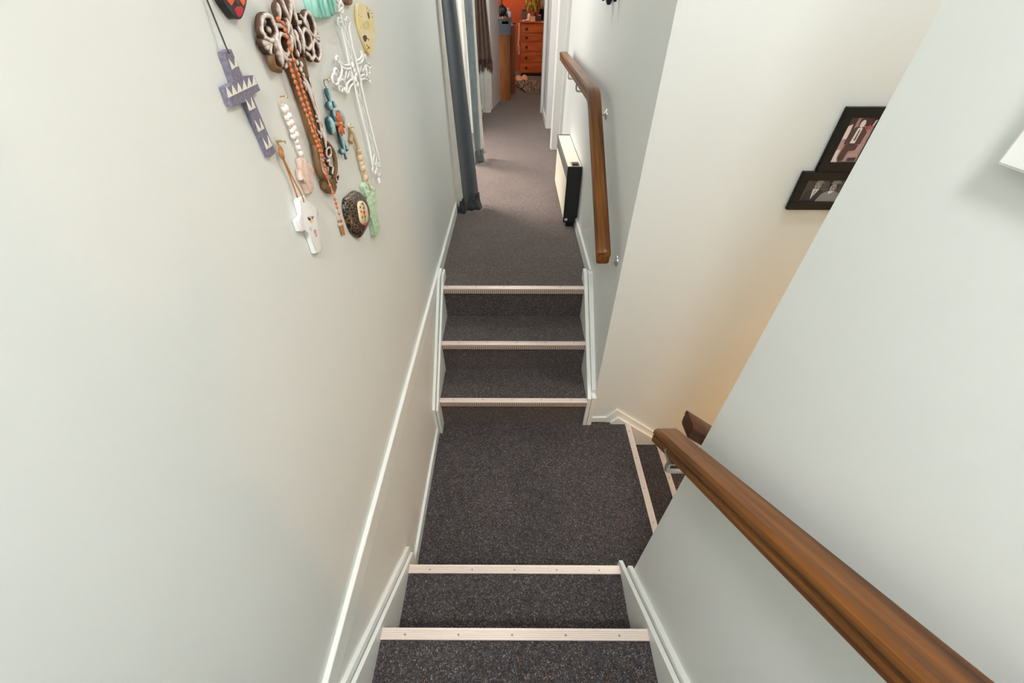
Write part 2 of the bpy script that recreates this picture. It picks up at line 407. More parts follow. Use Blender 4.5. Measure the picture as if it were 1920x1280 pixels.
# lining board below the skirting on the left, with its seam
struct(obj('trim_1', B(XL, XP-.0006, -2.3, 2.0, LAND-.05, -.0025), W_))
struct(obj('baseboard_left', B(XL-.001, XP, -2.3, 2.985, 0, .07, .002), G_))
struct(obj('baseboard_left_far', B(XL-.001, XP, 5.20, 6.26, 0, .085, .002), M['creamcur']))
struct(obj('baseboard_right', B(XR-.013, XR+.001, 1.96, 4.03, 0, .074, .002), G_))
struct(obj('baseboard_landing_left', B(XP-.001, XP+.012, .655, 1.345, LAND, LAND+.055, .002), G_))
struct(obj('baseboard_landing_right', B(XR, .545, YP-.012, YP+.001, LAND, LAND+.040, .002), G_))
struct(obj('baseboard_pier', B(.388, .401, 5.44, 6.25, 0, .085, .002), M['creamcur']))
# stringers: (name, x0, x1, [(y,z)...])
def stringer(name, x0, x1, pts): return struct(obj(name, PR(pts, 0, x0, x1), G_))
lo = LAND
far_in_l = [(1.338, lo), (1.338, -.407), (1.945, .052), (2.013, .052), (2.013, -.15), (1.60, lo)]
far_out_l = [(1.330, lo), (1.330, -.394), (1.905, .060), (2.00, .066), (2.00, -.15), (1.60, lo)]
stringer('trim_2', XP-.0005, -.4130, far_out_l)
stringer('trim_3', -.4100, -.398, far_in_l)
far_in_r = [(1.398, lo), (1.398, -.378), (1.955, .064), (2.00, .066), (2.00, -.15), (1.60, lo)]
far_out_r = [(1.436, -.372), (1.436, -.345), (1.93, .074), (1.97, .074), (1.97, -.15), (1.70, -.36)]
stringer('trim_4', .402, .4215, far_in_r)
stringer('trim_5', .424, XR+.0005, far_out_r)
struct(obj('trim_6', B(.424, XR+.001, 1.398, 1.436, lo, -.372), G_))
near_in = [(.632, lo), (.632, -.417), (-.40, -.417+1.032*.815), (-.40, .2), (.30, lo)]
near_out = [(.648, lo), (.648, -.403), (-.40, -.403+1.048*.815), (-.40, .2), (.30, lo)]
stringer('trim_7', XP-.0005, -.4135, near_out)
stringer('trim_8', -.4100, -.398, near_in)
near_in_r = [(.596, lo), (.596, -.390), (-.40, -.390+.996*.815), (-.40, .2), (.30, lo)]
near_out_r = [(.560, lo), (.560, -.342), (-.40, -.342+.960*.815), (-.40, .2), (.30, lo)]
stringer('trim_9', .413, .4270, near_in_r)
stringer('trim_10', .4310, XR+.0005, near_out_r)
def sl(x, x0, z0): return z0 - .80*(x-x0)
po = [(.533, lo-.02), (.533, -.570), (.584, -.498), (2.3, sl(2.3, .584, -.498)), (2.3, sl(2.3, .584, -.498)-.35), (.70, -.95), (.66, lo-.02)]
pi_ = [(.562, lo-.02), (.562, -.597), (.597, -.551), (2.3, sl(2.3, .597, -.551)), (2.3, sl(2.3, .597, -.551)-.30), (.72, -.95), (.66, lo-.02)]
struct(obj('trim_11', PR(po, 1, YP-.013, YP+.0005), G_))
struct(obj('trim_12', PR(pi_, 1, YP-.027, YP-.013), G_))
# ------------------------------------------------------------------ door frames in the hall
def S(name, *a, m=None, bev=.002): return struct(obj(name, B(*a, bev), m or M['white']))
S('trim_13', .397, .470, 4.520, 4.545, 0, 2.12)          # wide flat of the architrave that faces us
S('trim_14', .470, .500, 4.508, 4.545, 0, 2.12)          # raised outer bead
S('trim_15', .391, .520, 4.545, 4.62, 0, 2.10, m=G_)     # jamb behind it
S('trim_16', .500, .90, 4.535, 4.60, 0, 2.12, m=W_)
S('trim_17', .393, .470, 5.400, 5.420, 0, 2.12)          # second architrave
S('trim_18', .402, .420, 5.42, 5.43, 0, 2.12)
S('trim_19', .369, .402, 6.240, 6.36, 0, 2.06, m=G_)     # bedroom door frame, right
S('trim_20', -.395, -.330, 6.243, 6.262, 0, 2.06, m=M['creamcur'])
S('trim_21', -.395, -.318, 6.262, 6.36, 0, 2.06)
S('trim_22', -.318, .369, 6.25, 6.36, 2.00, 2.06)
S('trim_23', XL-.12, XL+.004, 2.985, 3.005, 0, 2.12, m=G_)
S('trim_24', XL-.12, XL+.004, 5.185, 5.205, 0, 2.12, m=G_)
sw = struct(empty('trim_25'))                              # strip on the pier: light switch rail
obj('cover_strip', B(.396, .401, 5.80, 5.84, .98, 1.6, .001), M['offwhite'], sw)
# bedroom door leaf, open into the room
dr = struct(empty('door_1'))
dv = Vector((-.204+.306, 7.012-6.392, 0)).normalized(); dn = Vector((-dv.y, dv.x, 0))
def leafpt(a, n, z): p = Vector((-.306, 6.385, 0)) + dv*a + dn*n; return (p.x, p.y, z)
def leafbox(a0, a1, n0, n1, z0, z1):
    bm = NB()
    vs = [bm.verts.new(leafpt(a, n, z)) for z in (z0, z1) for a, n in ((a0, n0), (a1, n0), (a1, n1), (a0, n1))]
    for f in ((0,3,2,1),(4,5,6,7),(0,1,5,4),(1,2,6,5),(2,3,7,6),(3,0,4,7)): bm.faces.new([vs[i] for i in f])
    return bm
obj('leaf', leafbox(0, .628, 0, .035, .012, 1.99), M['white'], dr)
kb = NB(); kp = Vector(leafpt(.585, 0, .99))
kdir = -dn
lathe(kb, [(.026, 0), (.026, .006), (.010, .010), (.010, .030), (.022, .040), (.027, .052), (.022, .064), (.006, .068)], n=16)
bmesh.ops.transform(kb, verts=kb.verts, matrix=Matrix.Translation(kp) @ kdir.to_track_quat('Z', 'Y').to_matrix().to_4x4())
kn = obj('door_handle', kb, M['steel'], dr, smooth=40)
# ------------------------------------------------------------------ stairs
def nosing(parent, axis, front, back_dir, a0, a1, z, nscrew=5, off=0.0):
    """aluminium strip: axis 0 = runs along x (front is a y value), axis 1 = runs along y (front is an x value);
    back_dir = +1/-1, the way the tread lies from the front edge"""
    def pt(s, d, h):          # along, depth from the front, height over tread
        q = front + back_dir*d
        return (s, q, z+h) if axis == 0 else (q, s, z+h)
    prof = [(-.004, -.030), (-.004, .0045)]
    d = 0.0; k = 5; wd = .026
    for i in range(k):
        x0 = i*wd/k; x1 = (i+1)*wd/k
        prof += [(x0+.0002, .0055), (x0+(x1-x0)*.62, .0055), (x0+(x1-x0)*.70, .0040), (x1-.0002, .0040)]
    prof += [(wd, .0005), (.0, .0005), (.0, -.030)]
    bm = NB(); lo_ = [bm.verts.new(pt(a0, *p)) for p in prof]; hi_ = [bm.verts.new(pt(a1, *p)) for p in prof]
    n = len(prof)
    for i in range(n): bm.faces.new((lo_[i], lo_[(i+1) % n], hi_[(i+1) % n], hi_[i]))
    bm.faces.new(lo_); bm.faces.new(list(reversed(hi_)))
    o = obj('nosing', bm, M['alu'], parent)
    # knurled front grip
    bm = NB(); m = 70
    for i in range(m):
        s0 = a0+.002+(a1-a0-.004)*i/m; s1 = a0+.002+(a1-a0-.004)*(i+.62)/m
        for h0, h1, sh in ((-.029, -.020, 0), (-.019, -.010, .4), (-.009, -.001, 0)):
            e = (s1-s0)*sh
            vs = [pt(s0+e, -.0062, h0), pt(s1+e, -.0062, h0), pt(s1+e, -.0062, h1), pt(s0+e, -.0062, h1),
                  pt(s0+e, -.004, h0), pt(s1+e, -.004, h0), pt(s1+e, -.004, h1), pt(s0+e, -.004, h1)]
            v = [bm.verts.new(p) for p in vs]
            for f in ((0,1,2,3),(0,4,5,1),(1,5,6,2),(2,6,7,3),(3,7,4,0)): bm.faces.new([v[q] for q in f])
    g = obj('grip', bm, M['alu2'], o)
    for i in range(nscrew):
        s = a0 + (a1-a0)*(i+.5+off)/nscrew
        bm = NB(); lathe(bm, [(.0034, .0035), (.0034, .0062), (.0020, .0066), (.0008, .0058)], pt(s, .0135, 0), n=10)
        obj('screw', bm, M['screw'], o)
    return o
def flight(name, label):
    o = struct(empty(name)); o['label'] = label; o['category'] = 'stairs'; return o
fs = flight('stairs_far', 'three carpeted steps rising from the landing to the hall')
# far flight: N3, N2 steps (the hall floor is the top tread)
for i, (yf, z) in enumerate(((1.397, -2*RISE), (1.638, -RISE))):
    bm = NB(); box(bm, -.398, .403, yf+.012, yf+.30 if i == 0 else 1.905+.02, LAND-.02 if i == 0 else -2*RISE-.03, z)
    obj('step', bm, CP, fs)
obj('step', B(-.398, .403, 1.887+.012, 1.960, -RISE-.03, -.0004), CP, fs)
for yf, z, off in ((1.397, -2*RISE, -.05), (1.638, -RISE, .1), (1.887, 0, -.35)):
    nosing(fs, 0, yf, 1, -.399, .4035, z, 5, off)
ns = flight('stairs_near', 'near carpeted steps coming down to the landing between white stringers')
for i, (yf, z) in enumerate(((.577, -2*RISE), (.3275, -RISE), (.080, 0), (-.165, RISE))):
    nxt = yf-.30
    obj('step', B(-.398, .413, nxt, yf-.012, z-RISE-.04, z), CP, ns)
for yf, z, off in ((.577, -2*RISE, 0), (.3275, -RISE, -.05), (.080, 0, .05), (-.165, RISE, 0), (-.41, 2*RISE, 0)):
    nosing(ns, 0, yf, -1, -.399, .4135, z, 5, off)
ds = flight('stairs_down', 'carpeted steps going down to the right from the landing')
for i in range(1, 7):
    z = LAND - RISE*i; xf = .672+.228*i
    obj('step', B(xf-.30, xf-.012, YE-.01, YP-.026, z-RISE-.03, z), CP, ds)
for i in range(0, 6):
    nosing(ds, 1, .672+.228*i, -1, YE, YP-.027, LAND-RISE*i, 5, .2)
# ------------------------------------------------------------------ handrails
RP = [(-.022, .054), (.022, .054), (.029, .048), (.030, .036), (.026, .029), (.0225, .025), (.0225, .019), (.027, .014), (.026, .004), (.020, 0),
      (-.020, 0), (-.026, .004), (-.027, .014), (-.0225, .019), (-.0225, .025), (-.026, .029), (-.030, .036), (-.029, .048)]
def rail_mesh(path, lateral_axis, sweep=None):
    """path: points of the rail's top centre line; plumb sections; lateral axis 0 or 1"""
    fine = [path[0]]
    for a, b in zip(path, path[1:]):
        k = max(1, int((Vector(b)-Vector(a)).length/.08))
        fine += [tuple(Vector(a).lerp(Vector(b), i/k)) for i in range(1, k+1)]
    bm = NB(); rings = []; gl_ = bm.verts.layers.float_vector.new('grain'); run = 0.0; prev = None
    for p in fine:
        if prev is not None: run += (Vector(p)-Vector(prev)).length
        prev = p
        ring = []
        for a, h in RP:
            q = list(p); q[lateral_axis] += a; q[2] += h-.054
            v = bm.verts.new(q); v[gl_] = (a, run, h); ring.append(v)
        rings.append(ring)
    n = len(RP)
    for i in range(len(rings)-1):
        for j in range(n): bm.faces.new((rings[i][j], rings[i][(j+1) % n], rings[i+1][(j+1) % n], rings[i+1][j]))
    f0 = bm.faces.new(rings[0]); f1 = bm.faces.new(list(reversed(rings[-1])))
    bmesh.ops.bevel(bm, geom=list(f0.edges)+list(f1.edges), offset=.003, segments=2, affect='EDGES', profile=.5)
    return bm
def bracket(parent, rail_pt, wall_pt, axis):
    """rail_pt: under the rail; wall_pt: on the wall; arm drops from the rail and bends to the wall"""
    r = Vector(rail_pt); wv = Vector(wall_pt); low = Vector((r.x, r.y, wv.z))
    k = .018
    d = (wv-low).normalized()
    pts = [r, Vector((r.x, r.y, wv.z+k))] + [low + Vector((0, 0, k))*(1-t)**2 + d*k*t*t for t in (.25, .5, .75)] + [low+d*k, wv]
    b = obj('bracket', T(pts, .0055, 10), M['steel'], parent, smooth=50)
    bm = NB(); lathe(bm, [(.006, 0), (.012, .004), (.023, .008), (.024, .012)], n=18)
    bmesh.ops.transform(bm, verts=bm.verts, matrix=Matrix.Translation(wv-d*.0115) @ d.to_track_quat('Z', 'Y').to_matrix().to_4x4())
    obj('wall_plate', bm, M['steel'], b, smooth=40)
    obj('saddle', B(r.x-.012, r.x+.012, r.y-.02, r.y+.02, r.z-.001, r.z+.003), M['steel'], b)
XC = .374
h1 = empty('handrail')
zt = .928
pa = [(XC, 1.470, .460), (XC, 1.80, .686), (XC, 2.105, .894), (XC, 2.140, .914), (XC, 2.175, .926), (XC, 2.23, zt), (XC, 2.9, zt), (XC, 3.68, zt)]
obj('rail', rail_mesh(pa, 0), M['rail'], h1, smooth=35)
for y, zz in ((1.52, .440), (2.17, .868), (2.72, zt-.054), (3.16, zt-.054)):
    bracket(h1, (XC-.010, y, zz), (XR, y, zz-.048), 0)
tag(h1, 'stained wooden handrail that bends level along the hall wall above the heater', 'handrail')
h2 = empty('handrail')
sl2 = .705
pa = [(XC, .587, .469), (XC, .06, .469+.527*sl2), (XC, -.75, .469+1.337*sl2)]
obj('rail', rail_mesh(pa, 0), M['rail'], h2, smooth=35)
for y in (.50, -.30):
    zz = .469+(.587-y)*sl2-.054
    bracket(h2, (XC-.016, y, zz+.002), (XR, y, zz-.056), 0)
tag(h2, 'large stained wooden handrail on the near right wall, closest to us', 'handrail')
h3 = empty('handrail')
YC3 = .630
pa = [(.450, YC3, .455), (1.3, YC3, .455-.85*.76), (2.3, YC3, .455-1.85*.76)]
obj('rail', rail_mesh(pa, 1), M['railx'], h3, smooth=35)
for x in (.62, 1.7):
    zz = .455-(x-.45)*.76-.054
    bracket(h3, (x, YC3, zz+.002), (x, YE, zz-.040), 1)
tag(h3, 'dark end of the wooden handrail going down behind the near partition', 'handrail')
# ------------------------------------------------------------------ heater
ht = empty('panel_heater')
hx0, hx1, hy0, hy1, hz0, hz1 = .352, .440, 2.66, 3.44, .055, .412
obj('cabinet', B(hx0+.004, hx1, hy0+.012, hy1-.012, hz0, hz1-.004, .002), M['cream'], ht)
for a, b in ((hy0, hy0+.012), (hy1-.012, hy1)):
    e = obj('end_panel', B(hx0-.003, hx1+.003, a, b, hz0-.012, hz1+.007, .002), M['black'], ht)
obj('top_panel', B(hx0, hx1+.002, hy0+.002, hy1-.010, hz1-.004, hz1+.003, .0015), M['cream'], ht)
obj('grille_recess', B(hx0+.0005, hx0+.006, hy0+.012, hy1-.012, hz1-.085, hz1-.010), M['black'], ht)
for i in range(6):
    z = hz1-.078+i*.0125
    obj('grille_slat', B(hx0-.0035, hx0+.004, hy0+.013, hy1-.013, z, z+.004), M['steel'], ht)
obj('front_panel', B(hx0-.003, hx0+.005, hy0+.012, hy1-.012, hz0+.01, hz1-.088, .001), M['cream'], ht)
pp = obj('control_plate', B(hx0+.024, hx0+.080, hy0+.026, hy0+.110, hz1+.003, hz1+.005, .001), M['screw'], ht)
obj('dial', B(hx0+.032, hx0+.072, hy0+.040, hy0+.085, hz1+.005, hz1+.012, .004), M['black'], pp)
obj('label_sticker', B(hx0+.006, hx0+.026, hy0-.0006, hy0, hz0+.002, hz0+.018), M['offwhite'], ht)
for y in (hy0+.05, hy1-.05):
    obj('foot', B(hx0+.02, hx1-.01, y-.02, y+.02, 0, hz0+.001), M['black'], ht)
obj('wall_bracket', B(hx1, XR, hy0+.1, hy1-.1, .2, .23), M['black'], ht)
tag(ht, 'cream and black panel heater standing against the right hall wall', 'heater')
# ------------------------------------------------------------------ pictures on the stairwell wall
def picture(name, x0, x1, z0, z1, bw, label, t=.016):
    e = empty(name)
    y1 = YP; y0 = YP-t
    for a in ((x0, x1, z1-bw, z1), (x0, x1, z0, z0+bw)):
        obj('frame_rail', B(a[0], a[1], y0, y1, a[2], a[3], .0015), M['frameblk'], e)
    for a in ((x0, x0+bw), (x1-bw, x1)):
        obj('frame_stile', B(a[0], a[1], y0, y1, z0+bw, z1-bw, .0015), M['frameblk'], e)
    tag(e, label, 'picture frame')
    return e
def poly_xz(pts, y, mt, parent, name):
    bm = NB(); f = bm.faces.new([bm.verts.new((x, y, z)) for x, z in pts])
    if f.normal.y > 0: f.normal_flip()
    r = bmesh.ops.extrude_face_region(bm, geom=[f])
    bmesh.ops.translate(bm, verts=[v for v in r['geom'] if isinstance(v, bmesh.types.BMVert)], vec=(0, .0004, 0))
    return obj(name, bm, mt, parent)
def ell(cx, cz, rx, rz, n=14): return [(cx+rx*math.cos(2*math.pi*i/n), cz+rz*math.sin(2*math.pi*i/n)) for i in range(n)]
p1 = picture('photo_frame', 1.045, 1.196, .800, .995, .030, 'upper black photo frame with a sepia portrait of a seated person in a dark jacket')
ph = obj('photo', B(1.075, 1.167, YP-.006, YP-.001, .826, .966), M['ph_sepia'], p1)
yf = YP-.0068
def f1(u, v): return (1.075+.091*u, .830+.135*v)
def add1(nm, mt, pts, k=0): poly_xz([f1(*p) for p in pts], yf-.0006*k, mt, ph, nm)
add1('backdrop_patch', M['ph_sepd'], [(0, .55), (0, 1), (.3, 1), (.3, .62)])
add1('backdrop_patch', M['ph_sepd'], [(.62, .82), (.62, 1), (1, 1), (1, .80)])
add1('window_patch', M['ph_sepl'], [(.02, .50), (.02, .80), (.2, .86), (.24, .55)], 1)
add1('jacket', M['ph_sepd'], [(.22, .42), (.22, .70), (.38, .80), (.66, .80), (.82, .68), (.80, .42), (.6, .40), (.4, .40)], 2)
add1('shirt', M['ph_sepl'], [(.40, .44), (.44, .78), (.60, .78), (.58, .44)], 3)
add1('tie', M['ph_sepd'], [(.49, .50), (.50, .74), (.54, .74), (.54, .50)], 4)
add1('hair', M['ph_sepd'], [(u, v) for u, v in ell(.52, .89, .12, .10)], 3)
add1('face', M['ph_sepl'], [(u, v) for u, v in ell(.52, .87, .09, .085)], 4)
add1('legs', M['ph_sepd'], [(.24, .12), (.30, .40), (.76, .40), (.72, .28), (.50, .26), (.46, .04), (.30, .02)], 3)
add1('chair', M['ph_sepl'], [(0, 0), (0, .26), (.18, .30), (.20, .10), (.30, 0)], 2)
add1('red_item', M['ph_red'], [(.72, .74), (.74, .84), (.84, .84), (.86, .76)], 5)
add1('white_item', M['ph_sepl'], [(.88, .82), (.90, .94), (.97, .96), (.94, .82)], 5)
add1('floor_patch', M['ph_sepd'], [(.62, .03), (.62, .10), (.92, .11), (.92, .03)], 2)
p2 = picture('photo_frame', 1.004, 1.205, .664, .799, .029, 'lower black photo frame with a grey double portrait, hung under the sepia portrait')
ph = obj('photo', B(1.033, 1.176, YP-.006, YP-.001, .690, .770), M['ph_grey'], p2)
def f2(u, v): return (1.035+.14*u, .692+.078*v)
def add2(nm, mt, pts, k=0): poly_xz([f2(*p) for p in pts], yf-.0006*k, mt, ph, nm)
add2('coat', M['ph_dark'], [(.04, .02), (.10, .46), (.24, .60), (.40, .60), (.52, .46), (.54, .02)], 1)
add2('shirt', M['ph_lite'], [(.27, .12), (.23, .60), (.39, .60)], 2)
add2('tie', M['ph_mid'], [(.29, .16), (.285, .52), (.325, .52)], 3)
add2('face', M['ph_face'], ell(.31, .74, .078, .17), 3)
add2('hat', M['ph_mid'], [(.18, .88), (.24, .92), (.25, 1.0), (.38, 1.0), (.39, .92), (.46, .88), (.32, .84)], 4)
for ex in (.275, .345): add2('eye', M['ph_dark'], ell(ex, .77, .014, .025, 8), 5)
add2('mouth', M['ph_dark'], ell(.31, .65, .03, .018, 8), 5)
for ex in (.685, .745): add2('eye', M['ph_dark'], ell(ex, .69, .014, .025, 8), 6)
add2('mouth', M['ph_dark'], ell(.71, .58, .025, .016, 8), 6)
add2('coat', M['ph_mid'], [(.42, .02), (.50, .38), (.64, .52), (.80, .50), (.94, .40), (.98, .02)], 2)
add2('hair', M['ph_dark'], ell(.735, .73, .115, .21), 3)
add2('face', M['ph_face'], ell(.715, .66, .078, .17), 4)
add2('hat', M['ph_mid'], [(.60, .84), (.66, .98), (.80, 1.0), (.88, .86), (.74, .80)], 4)
add2('collar', M['ph_lite'], [(.66, .36), (.64, .50), (.78, .50)], 5)
# white canvas on the near partition
cv = empty('wall_canvas')
obj('canvas', B(XR-.017, XR, -.16, .373, 1.150, 1.53, .003, 2), M['ceramic'], cv)
obj('stretcher', B(XR-.012, XR-.0002, -.162, .3735, 1.1495, 1.1515), M['offwhite'], cv)
tag(cv, 'white canvas panel hung on the near right wall at the picture edge', 'wall art')
# black iron ornament, mostly above the picture
io = empty('iron_ornament')
bm = NB()
lobes = ((1131, 1.5, .010), (1141, 9, .014), (1153, 3.5, .010))
base = at(1142, -45, 0, XR-.012)
for u, v, r in lobes:
    p = at(u, v, 0, XR-.016)
    tube(bm, smoothpath([p, p+Vector((0, .004, .03)), p+Vector((0, .012*(1 if u > 1141 else -1), .065)), Vector((XR-.012, base.y, base.z+.03))], 5), r, 8, taper=lambda t: .35+.9*math.sin(min(1, t*2.2+.12)*math.pi*.5)-.8*max(0, t-.5))
obj('drops', bm, M['black'], io, smooth=True)
bm = NB(); lathe(bm, [(.004, 0), (.03, .002), (.034, .008), (.02, .014)], n=18)
bmesh.ops.transform(bm, verts=bm.verts, matrix=Matrix.Translation((XR-.0145, base.y, base.z+.03)) @ Vector((1, 0, 0)).to_track_quat('Z', 'Y').to_matrix().to_4x4())
obj('boss', bm, M['black'], io, smooth=40)
tag(io, 'black iron ornament with pointed drops high on the right hall wall', 'ornament')
#PART2
# ------------------------------------------------------------------ lamps
def ceiling_lamp(loc, r, power, col, label, cat='ceiling lamp'):
    e = empty('ceiling_lamp')
    bm = NB(); lathe(bm, [(r*.9, -.012), (r, -.010), (r, -.001), (r*.5, 0)], loc, n=28); obj('base_ring', bm, M['white'], e, smooth=40)
    bm = NB(); lathe(bm, [(.004, -.062), (r*.45, -.056), (r*.75, -.040), (r*.88, -.012), (r*.86, -.010)], loc, n=28)
    obj('diffuser', bm, M['lampglass'], e, smooth=60)
    lamp_light('bulb_light', 'AREA', (loc[0], loc[1], loc[2]-.07), power, col, r*1.7, e)
    tag(e, label, cat)
ceiling_lamp((-.12, -.60, ZT), .20, P_STAIR, (1, .985, .965), 'round opal ceiling lamp above the near flight of stairs')
ceiling_lamp((1.15, .98, ZT), .16, P_WELL, (1, .99, .975), 'round opal ceiling lamp high above the lower flight of stairs')
ceiling_lamp((.0, 3.0, ZT), .14, P_HALL*.65, (1, .95, .89), 'round opal ceiling lamp in the hall above the heater')
ceiling_lamp((.0, 5.05, ZT), .14, P_HALL, (1, .96, .94), 'round opal ceiling lamp at the bedroom end of the hall')
ceiling_lamp((.1, 8.5, ZT), .16, 12.0, (1, .70, .45), 'round warm ceiling lamp in the bedroom')
sc_ = empty('wall_sconce')
bm = NB(); ball(bm, (2.50, .98, -.75), .07, 16, 10); obj('globe', bm, M['lampwarm'], sc_, smooth=True)
obj('arm', T([(2.57, .98, -.83), (2.65, .98, -.83)], .008, 8), M['steel'], sc_)
bm = NB(); lathe(bm, [(.03, -.84), (.035, -.83), (.03, -.815)], (2.50, .98, 0), n=16); obj('cup', bm, M['steel'], sc_)
obj('stem', B(2.5, 2.58, .972, .988, -.836, -.824), M['steel'], sc_)
lamp_light('bulb_light', 'POINT', (2.38, .98, -.70), P_DOWN, (1, .50, .16), .07, sc_)
tag(sc_, 'warm globe wall lamp at the bottom of the lower stairs', 'wall lamp')
# ------------------------------------------------------------------ ornaments on the left wall
def crop(ox, oy, s): return lambda *p: (ox + p[0]/s, oy + p[1]/s)
A_ = crop(380, 0, 5.3333); B_ = crop(380, 240, 4.922); C1 = crop(470, 0, 8.5333); C2 = crop(540, 140, 4.923)
C3 = crop(600, 0, 7.111); C4 = crop(640, 160, 6.737); C5 = crop(590, 140, 7.529); C6 = crop(630, 330, 9.846); C7 = crop(510, 170, 6.4); C8 = crop(510, 250, 5.3333)
def wp(px, t=0.0):
    return at(px[0], px[1], 0, XL+t)
def yz(px, t=0.0):
    p = wp(px, t); return (p.y, p.z)
def plate(name, pxs, t0, t1, mt, parent, bev=.0, seg=2, smooth=False):
    return obj(name, PR([yz(p, t1) for p in pxs], 0, XL+t0, XL+t1, bev, seg), mt, parent, smooth)
def wtube(bm, pxs, t, r, n=6, k=5, closed=False, flat=None, taper=None):
    """tube through pixels on the wall at height t (number or list)"""
    ts = t if hasattr(t, '__len__') else [t]*len(pxs)
    pts = [wp(p, q) for p, q in zip(pxs, ts)]
    return tube(bm, smoothpath(pts, k, closed), r, n, closed, flat, taper)
def nail(parent, px, t=.012, r=.0022):
    p = wp(px, 0)
    bm = NB(); tube(bm, [(XL-.001, p.y, p.z), (XL+t, p.y, p.z+.001)], r*.6, 6)
    lathe(bm, [(r*.5, t), (r*1.3, t+.0006), (r*1.1, t+.002)], (XL, p.y, p.z), n=8, axis=0)
    return obj('nail', bm, M['brass'], parent)
def wball(bm, px, t, r, u=10, v=7, rot=None): return ball(bm, wp(px, t), r, u, v, rot)
def orn(name, label, cat): e = empty(name); tag(e, label, cat); return e
# purple cross ---------------------------------------------------
e = orn('wall_cross', 'purple painted wooden cross with white triangles hanging from a dark cord', 'cross')
t1 = .011
out = [A_(216,518), A_(290,490), A_(400,772), A_(515,750), A_(582,902), A_(490,948), B_(676,216), B_(668,238), B_(630,270), A_(438,1003), A_(303,1068), A_(230,872), A_(326,826)]
plate('body', out, .001, t1, M['purple'], e, .0015)
tri = [(A_(262,588), A_(327,672), A_(296,697)), (A_(322,574), A_(356,662), A_(329,671)),
       (A_(432,992), A_(500,1092), A_(468,1108)), (A_(486,972), A_(532,1076), A_(502,1091)),
       (A_(520,1200), A_(590,1300), A_(560,1318)), (A_(574,1186), A_(618,1284), A_(592,1299)),
       (B_(556,92), B_(614,182), B_(590,197)), (B_(600,66), B_(645,162), B_(616,181))]
ap = [(240,872), (297,850), (355,826), (412,800), (462,776), (510,756)]
for i in range(6):
    b0 = (258+292*i/6, 978-142*i/6); b1 = (258+292*(i+.93)/6, 978-142*(i+.93)/6)
    tri.append((A_(*ap[i]), A_(*b1), A_(*b0)))
for t_ in tri: plate('white_triangle', t_, t1, t1+.0006, M['offwhite'], e)
bm = NB(); wtube(bm, [A_(262,530), A_(232,465), A_(60,40), A_(10,-90)], [.0165, .012, .006, .006], .0013, 6, 1)
obj('cord', bm, M['cord'], e, True); nail(e, A_(10,-90))
# carved cross ---------------------------------------------------
e = orn('wall_cross', 'large brown whitewashed carved wooden cross with open scrollwork arms', 'cross')
def ct(name, pxs, r=.0055, t=.012, closed=False, mt='carve', flat=(0, 1.5), taper=None, n=8):
    bm = NB(); wtube(bm, pxs, t, r*.82, n, 5, closed, flat, taper); return obj(name, bm, M[mt], e, True)
tp = lambda t: .45+.75*math.sin(math.pi*min(1, max(0, t*.9+.08)))
ct('scroll', [C1(*p) for p in ((165,262),(132,420),(175,560),(290,650),(385,560),(345,400),(272,262))], .0062, closed=True)
ct('scroll', [C1(*p) for p in ((440,545),(425,700),(490,835),(560,870),(590,730),(540,590))], .0055, closed=True)
ct('scroll', [C1(*p) for p in ((330,560),(360,700),(380,850),(430,1000),(455,1090))], .0105, taper=tp)
ct('scroll', [C1(*p) for p in ((300,860),(320,980),(370,1080),(440,1120))], .007, mt='carveb')
ct('scroll', [C1(*p) for p in ((430,800),(480,900),(540,980),(525,1090))], .0075, taper=tp)
ct('scroll', [C1(*p) for p in ((380,800),(370,860),(390,920),(420,880))], .004)
for q in ((172,585), (168,690), (205,775), (262,845)):
    ct('shell_rib', [C1(325,700), C1((325+q[0])/2-8, (700+q[1])/2-10), C1(*q)], .0062, .012, taper=lambda t: .5+.7*t)
bm = NB(); wball(bm, C1(270,480), .012, (.006, .007, .006)); obj('leaf_boss', bm, M['carve'], e, True)
ct('scroll', [C1(*p) for p in ((832,462),(798,600),(830,720),(900,785),(945,700),(915,560))], .0055, closed=True)
ct('scroll', [C1(*p) for p in ((860,195),(832,330),(890,470),(985,580),(1000,430),(930,250))], .0060, closed=True)
ct('scroll', [C1(*p) for p in ((985,640),(960,790),(1000,900),(1065,955),(1085,800))], .0060, closed=True)
ct('scroll', [C1(*p) for p in ((850,850),(905,880),(945,950),(985,900))], .0060)
ct('scroll', [C1(*p) for p in ((760,240),(800,290),(835,340))], .0050)
for q in ((1035,500), (1060,580), (1070,640)):
    ct('shell_rib', [C1(965,600), C1((965+q[0])/2, (600+q[1])/2-10), C1(*q)], .0050, .012, taper=lambda t: .5+.7*t)
for pts, r in ((((590,-60),(596,120),(600,380)), .0062), (((455,-60),(500,120),(575,310),(590,420)), .0060), (((385,40),(400,120),(420,220),(440,330)), .0062),
               (((640,-60),(640,120),(700,330),(730,430)), .0062), (((530,290),(545,420),(560,560)), .0070),
               (((605,380),(610,520),(650,660),(700,780)), .0062), (((665,470),(690,600),(745,740),(770,860)), .0062), (((720,410),(770,560),(800,700),(830,860)), .0070),
               (((640,520),(655,620),(690,650)), .0055), (((690,480),(715,600),(725,640)), .0050), (((600,560),(590,700),(620,860)), .0080), (((690,780),(710,860),(740,930)), .006)):
    ct('carved_stem', [C1(*p) for p in pts], r, .013, taper=tp)
plate('cross_bar', [C1(372,352), C1(560,375), C1(565,460), C1(385,440)], .002, .016, M['carve'], e, .003)
plate('cross_bar', [C1(715,310), C1(830,320), C1(830,395), C1(725,400)], .002, .016, M['carve'], e, .003)
plate('cross_bar', [C1(555,930), C1(680,930), C1(700,985), C1(565,1000)], .002, .018, M['carve'], e, .003)
